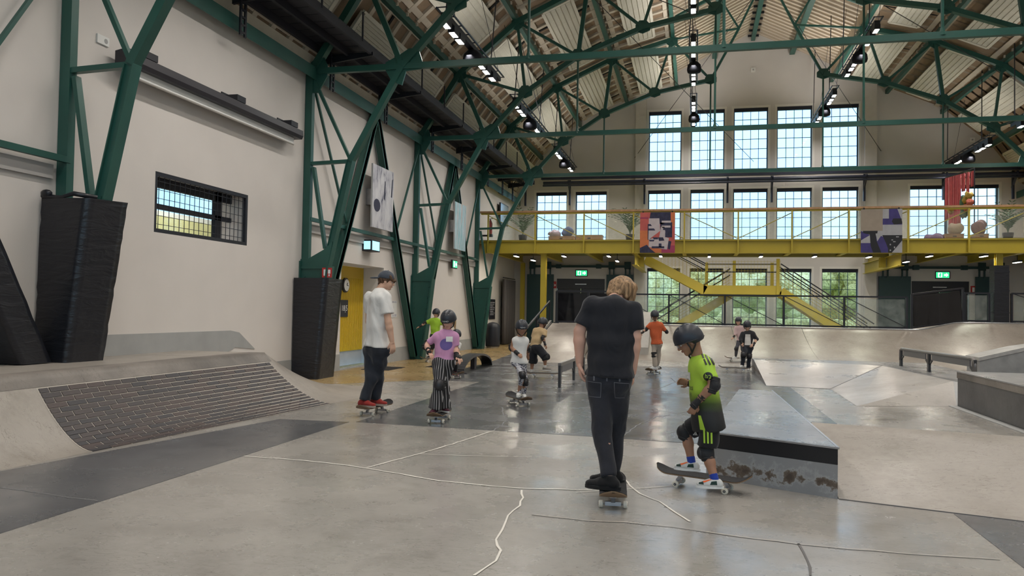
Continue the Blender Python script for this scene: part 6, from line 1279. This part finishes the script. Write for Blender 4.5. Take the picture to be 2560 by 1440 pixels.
# ---- boy in beige
BEIGE = fabric('beige_cotton', (.50,.36,.20), .06); b0 = atz(1356,946)+V3(0,.05,0); board('skateboard under the bending boy in the beige T-shirt', b0, unit(V3(1,.08,0)))
person('boy in beige T-shirt and black shorts bending forward with one foot on his board', 16.95,
  dict(head=(1357,808,.12), neck=(1352,822,.06), pel=(1337,867,.0), sa=(1338,826,.06), sb=(1362,830,.04), ea=(1334,848,.14), eb=(1358,845,-.06), wa=(1338,868,.2), wb=(1362,859,-.1), fa=(1342,876,.2), fb=(1366,868,-.1),
       ha=(1333,870,.06), hb=(1344,870,-.04), ka=(1331,901,.08), kb=(1362,893,-.06), aa=(1329,930,.1), ab=(1363,919,-.04), ta=(1338,938,.04), tb=(1378,925,-.06)),
  g=.72, front=(.75,.55,-.2), face=(.6,.75,-.3), skin='tan', hh=.9, top=dict(mat=BEIGE, sleeve=.75, hem=1.0, loose=.03), bottom=dict(mat=BLK, len=.95, loose=.045, name='shorts'), shoes=dict(mat=fabric('grey_suede', (.22,.2,.18)), sole=WHITE, sock=(WTEE, .25)), pads=('b:elbow','b:wrist','b:knee','a:knee'), helmet=dict(), hair=dict(col='dark'), seed=18)
# ---- child in lime at the wall
board('skateboard under the child in the plain lime T-shirt', atz(1086,906)+V3(0,0,0), unit(V3(.8,.6,0)))
person('child in plain lime T-shirt with arm stretched out, partly hidden by the pink girl', 20.6,
  dict(head=(1091,783,.0), neck=(1089,798,.0), pel=(1088,838,.0), sa=(1076,802,.0), sb=(1101,803,.0), ea=(1062,808,-.05), eb=(1110,815,.0), wa=(1050,816,-.1), wb=(1115,826,.05), fa=(1043,819,-.12), fb=(1119,832,.05),
       ha=(1083,840,.0), hb=(1093,840,.0), ka=(1081,868,-.1), kb=(1095,868,-.05), aa=(1077,890,.0), ab=(1096,890,.06), ta=(1070,896,-.05), tb=(1103,895,-.04)),
  g=.70, front=(.2,.95,0), face=(.2,.95,-.1), skin='fair', hh=.9, top=dict(mat=fabric('lime_cotton', (.36,.60,.05), .05), sleeve=.7, hem=1.1, loose=.03), bottom=dict(mat=BLK, len=.9, loose=.03, name='shorts'), shoes=dict(mat=BLKSHOE), pads=('a:elbow','a:wrist','a:knee','b:knee'), helmet=dict(), hair=dict(col='dark'), seed=21)
# ---- crouching child
board('skateboard beside the crouching child with pink shoes', atz(1122,946)+V3(0,.1,0), unit(V3(.8,-.5,0)))
person('crouching child with white top and pink shoes, mostly hidden behind the pink girl', 16.1,
  dict(head=(1141,838,.05), neck=(1137,853,.05), pel=(1124,898,.1), sa=(1126,858,.0), sb=(1148,860,.08), ea=(1122,878,-.05), eb=(1145,880,.0), wa=(1132,893,-.2), wb=(1150,894,-.15), fa=(1139,903,-.25), fb=(1157,905,-.2),
       ha=(1119,902,.05), hb=(1130,902,.12), ka=(1131,897,-.25), kb=(1141,893,-.2), aa=(1128,931,-.05), ab=(1138,932,.0), ta=(1142,940,-.18), tb=(1150,940,-.12)),
  g=.66, front=(.7,-.6,0), face=(.75,-.5,-.4), skin='fair', hh=.88, top=dict(mat=WTEE, sleeve=.6, hem=1.0, loose=.02), bottom=dict(mat=BLK, len=1.9, loose=.015), shoes=dict(mat=fabric('hot_pink', (.75,.06,.16)), sole=WHITE), pads=('b:elbow','b:wrist','b:knee'), helmet=dict(), hair=dict(col='light', locks=[((-.03,-.07,-.02),(.0,-.085,-.16),.03,.018)]), seed=24)
# ---- child in orange
PLAID = M('orange_plaid', (.55,.12,.04), .85); b_ = PLAID.node_tree.nodes['Principled BSDF']; tcx = N(PLAID, 'ShaderNodeTexCoord'); br = N(PLAID, 'ShaderNodeTexChecker', Scale=58.); br.inputs['Color1'].default_value = (.62,.13,.04,1); br.inputs['Color2'].default_value = (.46,.085,.03,1); lk(PLAID, tcx.outputs['Object'], br.inputs['Vector']); lk(PLAID, br.outputs['Color'], b_.inputs['Base Color'])
board('skateboard under the child in the orange checked shirt', atz(1633,936)+V3(0,.1,0), unit(V3(.25,1,0)))
person('child in orange checked shirt and pale trousers riding away', 18.7,
  dict(head=(1637,789,.0), neck=(1639,806,.0), pel=(1641,857,.0), sa=(1626,811,.0), sb=(1654,813,.0), ea=(1615,823,-.05), eb=(1666,829,.05), wa=(1605,832,-.1), wb=(1661,826,.22), fa=(1602,840,-.1), fb=(1656,823,.28),
       ha=(1635,860,.0), hb=(1647,860,.0), ka=(1635,887,-.05), kb=(1645,886,.1), aa=(1638,917,-.06), ab=(1642,914,.12), ta=(1628,924,-.08), tb=(1632,920,.1)),
  g=.70, front=(.1,1,0), face=(-.1,1,-.1), skin='fair', hh=.9, top=dict(mat=PLAID, sleeve=.8, hem=1.05, loose=.03, name='shirt'), bottom=dict(mat=fabric('pale_trousers', (.42,.36,.30), .06), loose=.02), shoes=dict(mat=WHTSHOE), pads=('a:elbow','a:wrist','b:elbow','a:knee','b:wrist'), helmet=dict(), hair=dict(col='brown', locks=[((-.06,0,-.03),(-.09,0,-.12),.045,.03)]), seed=27)
# ---- child in black and white
board('skateboard in front of the child in black and white', atz(1838,931)+V3(0,.06,0), unit(V3(1,-.1,0)))
RAG = fabric('black_white_jersey', (.03,.03,.034), .1)
o = person('child in white vest over black sleeves and black trousers with one foot on the floor', 20.6,
  dict(head=(1868,814,.0), neck=(1869,829,.03), pel=(1869,866,.03), sa=(1857,834,.0), sb=(1884,835,.02), ea=(1850,846,-.02), eb=(1891,848,.02), wa=(1853,856,-.1), wb=(1884,862,-.08), fa=(1856,863,-.14), fb=(1877,866,-.14),
       ha=(1863,868,.0), hb=(1875,868,.02), ka=(1859,887,-.12), kb=(1873,890,-.02), aa=(1856,913,-.05), ab=(1871,921,.0), ta=(1852,920,-.14), tb=(1871,928,-.14)),
  g=.70, front=(-.05,-1,0), face=(-.1,-.85,-.5), skin='fair', hh=.9, top=dict(mat=RAG, sleeve=1.85, hem=1.02, loose=.02, name='jersey'), bottom=dict(mat=NAVY, loose=.026), shoes=dict(mat=WHTSHOE), pads=('a:knee','b:knee','a:wrist','b:wrist'), helmet=dict(), hair=dict(col='dark'), seed=30)
cc = lerp(o['j']['neck'], o['j']['pel'], .5); decal('white_front', o['top'], [[(-.075,-.15),(.075,-.15),(.06,.12),(-.06,.12)]], cc, (1,0,0), (0,0,1), M('jersey_white', (.62,.6,.57), .8), o['t'], .004, 10)
# ---- child in pale pink behind
board('skateboard under the child in the pale pink top', atz(1846,907)+V3(0,.05,0), unit(V3(1,.12,0)), .03)
person('child in pale pink top riding behind the black and white child', 24.1,
  dict(head=(1846,803,.0), neck=(1847,815,.02), pel=(1852,850,.02), sa=(1839,819,.0), sb=(1857,819,.03), ea=(1839,834,-.05), eb=(1862,834,.1), wa=(1834,843,-.12), wb=(1862,845,.1), fa=(1829,847,-.16), fb=(1863,850,.08),
       ha=(1848,852,.0), hb=(1856,852,.03), ka=(1841,872,-.12), kb=(1856,873,.0), aa=(1839,892,.0), ab=(1857,892,.05), ta=(1832,898,-.06), tb=(1850,898,-.04)),
  g=.68, front=(-.5,-.85,0), face=(-.3,-.95,-.15), skin='fair', hh=.9, top=dict(mat=fabric('pale_pink', (.58,.42,.42), .05), sleeve=1.5, hem=1.0, loose=.02, name='jumper'), bottom=dict(mat=fabric('grey_leggings', (.07,.07,.085)), loose=.01, name='leggings'), shoes=dict(mat=WHTSHOE), pads=('a:knee','a:wrist'), helmet=dict(), hair=dict(col='brown', locks=[((-.03,.07,-.02),(.02,.085,-.12),.03,.018)]), seed=33)
# ================================================================== things on and by the balcony
ZD = 4.05
FROND = M('palm_leaf', (.055,.12,.06), .6, var=.3, scale=6)
def plant(px, y, label, ht=1.25, seed=0, pot=M('pot_grey', (.03,.035,.055), .6)):
    k = np.random.default_rng(seed); p = aty(px, 600, y); x = p[0]; t = thing('potted_palm', label, 'plant', (x, y, ZD), group='potted palms on the balcony')
    mb = MB(); mb.lathe((x,y,ZD), [(.13,0),(.17,.26),(.17,.3),(.14,.3)], 16); obj('pot', mb, pot, t); mb = MB(); mb.lathe((x,y,ZD+.27), [(.15,0),(.15,.015)], 14); obj('soil', mb, M('soil', (.05,.035,.025), .9), t)
    for i in range(22):
        a = k.uniform(0, 6.28); ln = ht*k.uniform(.6,1.05); lean = k.uniform(.25,1.0); d = V3(math.cos(a), math.sin(a), 0); P = []
        for s in np.linspace(0, 1, 9): P.append(V3(x,y,ZD+.28)+d*lean*ln*.75*s**1.5+V3(0,0,ln*(s-.42*lean*s**2.4)))
        mb = MB(); mb.path(P, [.008*(1-.8*q/8) for q in range(9)], 4)
        for s in range(2, 9):
            for sg in (-1, 1):
                b = P[s]; tg = unit(P[s]-P[s-1]); sd = unit(np.cross(tg, (0,0,1))+1e-6)*sg; L = .24*(1-.5*abs(s-5)/4)
                tip = b+unit(sd*.8+tg*.7+V3(0,0,-.25))*L; mb.add([b, lerp(b,tip,.45)+tg*.022, tip, lerp(b,tip,.45)-tg*.022], [(0,1,2,3)])
        obj('frond', mb, FROND, t, fix=False)
plant(1307, 29.6, 'potted palm at the left end of the balcony', 1.35, 1); plant(1575, 29.6, 'potted palm left of the red poster', 1.3, 2); plant(2520, 29.8, 'potted palm at the right end of the balcony', 1.2, 3)
# posters hung over the balustrade
YP = YM-.15
def poster(label, x0, x1, z0, z1, base, shapes):
    t = thing('poster', label, 'poster', ((x0+x1)/2, YP, z0)); mb = MB(); mb.box(x0,x1,YP-.006,YP,z0,z1); obj('sheet', mb, base, t)
    for k, (m_, polys) in enumerate(shapes):
        for poly in polys: mb = MB(); mb.add([(lerp(x0,x1,a)+0, YP-.008-.0012*k, lerp(z1,z0,b)) for a, b in poly], [tuple(range(len(poly)))]); obj('printed_shape', mb, m_, t, fix=False)
    for xx in (x0+.1, x1-.1): mb = MB(); mb.box(xx-.02,xx+.02,YP-.01,YP+.03,z1-.01,z1+.05); obj('clip', mb, BLACK, t)
PR, PO, PN, PWH, PM = M('poster_red',(.50,.10,.09),.6,var=.15,scale=3), M('poster_orange',(.58,.17,.06),.6,var=.2,scale=3), M('poster_navy',(.022,.022,.06),.6,var=.4,scale=9), M('poster_white',(.50,.44,.46),.6,var=.08,scale=8), M('poster_magenta',(.33,.04,.10),.6)
q = lambda x0,y0,x1,y1: [(x0,y0),(x1,y0),(x1,y1),(x0,y1)]
poster('red and orange poster with white paper scraps on the balcony', -1.9, -.68, 3.56, 5.0, PR, [(PO, [q(0,.45,.25,1), q(0,.88,.62,1), q(.88,0,1,.35)]), (PM, [q(.62,.82,1,1), q(0,.12,.24,.16)]), (PN, [[(.3,0),(.87,0),(.88,.22),(.6,.3),(.27,.15)], q(.58,.25,.92,.62), [(.0,.88),(.2,.80),(.3,.9),(.45,1),(0,1)], q(.22,.3,.32,.68), [(.8,.7),(.9,.72),(.86,.92),(.8,.9)]]),
   (PWH, [[(.25,.15),(.55,.15),(.58,.46),(.24,.68)], q(.62,.21,.88,.26), q(.62,.33,.87,.38), [(.6,.36),(.7,.36),(.75,.62),(.83,.64),(.78,.92),(.25,.86),(.26,.66),(.55,.62)]]), (PN, [[(.22,.29),(.3,.29),(.34,.34),(.22,.34)], [(.22,.40),(.4,.40),(.44,.45),(.24,.45)], q(.66,.38,.92,.44), q(.72,.5,.92,.62), [(.36,.62),(.52,.62),(.52,.67),(.4,.67)], [(.52,.62),(.66,.62),(.7,.7),(.55,.71)], [(.26,.68),(.42,.68),(.4,.72),(.28,.72)], q(.54,.77,.62,.86), q(.34,.84,.7,.89)])])
PB, PGY, PTN, PK = M('poster_violet',(.045,.035,.16),.6,var=.2,scale=4), M('poster_grey',(.36,.36,.38),.6,var=.08,scale=5), M('poster_tan',(.30,.25,.20),.55,var=.08,scale=4), M('poster_black',(.012,.012,.016),.5)
poster('violet, tan and black collage poster on the balcony', 5.42, 6.7, 3.56, 5.02, PGY, [(PB, [[(0,.5),(.24,.6),(.5,.62),(.6,.66),(.7,1),(0,1)], [(.68,0),(.88,0),(1,.3),(1,.36),(.53,.36),(.53,.22),(.68,.22)]]), (PTN, [q(0,0,.53,.5)]), (PGY, [[(.0,.72),(.22,.6),(.24,.78),(0,.78)], [(.36,.56),(.5,.6),(.4,.74)]]), (PK, [[(.05,.5),(.41,.5),(.4,.56),(.36,.56),(.38,.72),(.5,1),(.3,1),(.24,.84),(.22,.58),(.06,.55)], [(.78,.22),(.98,.22),(1,.34),(.8,.36),(.75,.29)], [(.52,.6),(1,.6),(1,.72),(.75,1),(.66,1),(.66,.9),(.6,.76)]]), (PGY, [q(.7,.80,.73,.83), q(.78,.74,.84,.76), q(.8,.86,.83,.9), q(.7,.93,.73,.96), q(.85,.63,.92,.65), q(.74,.70,.78,.72)])])
# TV, extinguisher, benches and boxes
t = thing('television', 'flat television on the white wall above the balcony', 'television', (XL+.2,31.8,5.1)); mb = MB(); mb.box(XL+.1,XL+.16,31.2,32.6,5.0,5.86); o = obj('bezel', mb, BLACK, t); mb = MB(); mb.box(XL+.161,XL+.165,31.23,32.57,5.03,5.83); obj('screen', mb, M('tv_screen', (.25,.32,.36), .15, spec=.8), t); mb = MB(); mb.box(XL,XL+.1,31.7,32.1,5.3,5.6); obj('mount', mb, BLACK, t)
t = thing('fire_extinguisher', 'red fire extinguisher on the wall at the left end of the balcony', 'fire extinguisher', (-7.5,28.9,4.3)); mb = MB(); mb.lathe((-7.55,28.75,4.30), [(.07,0),(.08,.03),(.08,.42),(.05,.5),(.025,.52),(.025,.56)], 14); obj('cylinder', mb, M('extinguisher_red', (.38,.02,.03), .35), t, smooth=True); mb = MB(); mb.bar((-7.58,28.75,4.88),(-7.45,28.75,4.9), .03,.02); mb.path([(-7.53,28.72,4.86),(-7.46,28.69,4.7),(-7.47,28.69,4.45)], .012, 6); obj('hose_and_handle', mb, BLACK, t); mb = MB(); mb.box(-7.64,-7.46,28.66,28.84,4.2,4.3); mb.box(-7.9,-7.6,28.7,28.8,4.22,4.28); obj('bracket', mb, BLACK, t)
CRATE = M('plywood', (.42,.24,.13), .6, var=.15, scale=6)
def crate(px0, px1, pyb, pyt, y, label, d=.5):
    a = aty(px0, pyb, y); b = aty(px1, pyt, y); t = thing('wooden_crate', label, 'crate', ((a[0]+b[0])/2, y, ZD)); h_ = max(.2, b[2]-ZD)
    mb = MB(); mb.box(a[0],b[0],y,y+d,ZD,ZD+h_-.025); obj('box', mb, CRATE, t); mb = MB(); mb.box(a[0]-.015,b[0]+.015,y-.015,y+d+.015,ZD+h_-.025,ZD+h_); obj('lid', mb, CRATE, t)
    mb = MB(); mb.box((a[0]+b[0])/2-.06,(a[0]+b[0])/2+.06,y-.004,y+.01,ZD+h_*.6,ZD+h_*.72); obj('grip_hole', mb, BLACK, t); return ZD+h_
zc = crate(1371,1434,604,590,30.0,'wooden crate carrying bags left on the balcony'); crate(1440,1505,604,587,30.6,'long wooden crate in front of the inner left window'); zr = crate(2364,2410,602,584,29.6,'wooden crate left of the yellow post'); crate(2437,2472,602,584,29.6,'wooden crate right of the yellow post')
def bag(px, py, y, r, mat, label, seed, zb):
    p = aty(px, py, y); t = sobj_thing('soft_bag', label, 'bag', (p[0], y+.2, zb), mat, [ell((p[0], y+.2, zb+r[2]*.8), r, None, .05, cuts=[((0,0,zb+.002),(0,0,-1))]), ell((p[0]+r[0]*.3, y+.2, zb+r[2]*1.25), (r[0]*.6,r[1]*.6,r[2]*.6), None, .08)], seed)
def sobj_thing(name, label, cat, loc, mat, prims, seed):
    t = thing(name, label, cat, loc); sobj('sack', surf(prims, .02, (.03, 15, seed)), mat, t); c = prims[-1]['c']; mb = MB(); mb.path([c+V3(-.05,-.05,prims[-1]['r'][2]*.7), c+V3(0,-.09,prims[-1]['r'][2]*.5), c+V3(.05,-.05,prims[-1]['r'][2]*.2)], .014, 6); obj('strap', mb, mat, t); return t
bag(1385,585,29.95,(.26,.18,.12),fabric('lilac_cloth',(.42,.34,.42)),'lilac jacket heaped on the left crate',41,zc); bag(1418,575,29.95,(.22,.16,.2),fabric('blue_cloth',(.09,.12,.25)),'blue and pale bag on the left crate',42,zc); bag(2340,600,29.6,(.3,.25,.14),fabric('violet_cloth',(.22,.14,.26)),'violet bag lying left of the right-hand crates',43,ZD); bag(2392,580,29.55,(.26,.2,.2),fabric('tan_cloth',(.40,.30,.22)),'tan bag on the crate left of the yellow post',44,zr); bag(2452,580,29.55,(.22,.2,.26),fabric('mauve_cloth',(.24,.14,.14)),'mauve rucksack on the crate right of the yellow post',45,zr)
t = thing('textile_screen', 'red draped textile screen hung with flowers on the balcony', 'textile screen', (9.9,31,ZD)); A_, B_ = aty(2362,470,31.6), aty(2436,430,30.0); 
mb = MB(); mb.tube((A_[0],31.6,ZD),(A_[0],31.6,6.55), .02, n=6); mb.tube((B_[0],30.0,ZD),(B_[0],30.0,6.62), .02, n=6); mb.tube((A_[0],31.6,6.55),(B_[0],30.0,6.62), .02, n=6); obj('frame', mb, BLACK, t)
REDC = fabric('red_cloth', (.55,.10,.11), .12)
for k in range(7):
    f0, f1 = k/7+.01, (k+1)/7-.012; zb = (5.0,4.5,4.45,4.7,5.9,5.7,6.0)[k]; mb = MB(); g = []
    for z in np.linspace(6.54, zb, 6): g.append([V3(lerp(A_[0],B_[0],lerp(f0,f1,s)), lerp(31.6,30.0,lerp(f0,f1,s))+.03*math.sin(9*s+k), z) for s in np.linspace(0,1,6)])
    mb.grid(g); o = obj('cloth_strip', mb, REDC, t, smooth=True, fix=False); sm = o.modifiers.new('s','SOLIDIFY'); sm.thickness = .012
for k, (f, z, m_) in enumerate([(.2,5.3,M('flower_gold',(.45,.30,.05),.6)),(.25,5.35,M('flower_gold',(.45,.30,.05),.6)),(.62,5.45,FROND),(.64,5.2,FROND),(.72,5.6,M('flower_gold',(.45,.30,.05),.6)),(.8,5.7,M('flower_gold',(.45,.30,.05),.6)),(.85,5.45,M('flower_coral',(.6,.15,.1),.6)),(.75,5.3,M('flower_coral',(.6,.15,.1),.6))]):
    mb = MB(); blob(mb, (lerp(A_[0],B_[0],f), lerp(31.6,30.0,f)-.08, z), (.13,.07,.11 if k not in (2,3) else .25), 12, .5, 300+k); obj('flower_bunch', mb, m_, t, smooth=True)
# small white boxes high on the gable
for k, (px, py) in enumerate([(1883,175),(2183,270),(2430,350)]):
    p = aty(px, py, YB); t = thing('gable_box', 'small white detector box %s' % ['under the roof peak', 'beside the right pilaster of the gable', 'high on the right part of the gable'][k], 'detector', (p[0], YB-.03, p[2]-.08)); mb = MB(); mb.box(p[0]-.09,p[0]+.09,YB-.05,YB,p[2]-.09,p[2]+.09); obj('case', mb, WHITE, t); mb = MB(); mb.box(p[0]-.03,p[0]+.03,YB-.06,YB-.05,p[2]-.03,p[2]+.03); obj('lens', mb, GREYBASE, t)
# thin stay cables under the roof
for k, (a, b, lab) in enumerate([((-4.94,14.9,9.4),(-.09,21.2,9.4),'left cable from the second truss'),((-2.95,21.5,10.3),(2.4,34.59,7.9),'cable from the third truss down to the gable'),((9.6,28.2,9.4),(4.72,21.6,9.4),'right cable from the far truss'),((2.33,28.0,13.0),(7.4,34.59,8.2),'cable from the ridge to the right of the gable'),((2.33,28.0,13.0),(-2.6,34.59,8.2),'cable from the ridge to the left of the gable'),((-4.94,21.5,9.4),(-5.05,26.2,7.6),'short cable to the outer left light bar')]):
    mb = MB(); mb.tube(a, b, .011, n=5); obj('stay_cable', mb, BLACK, label='thin dark stay %s' % lab, cat='cable', group='stay cables')
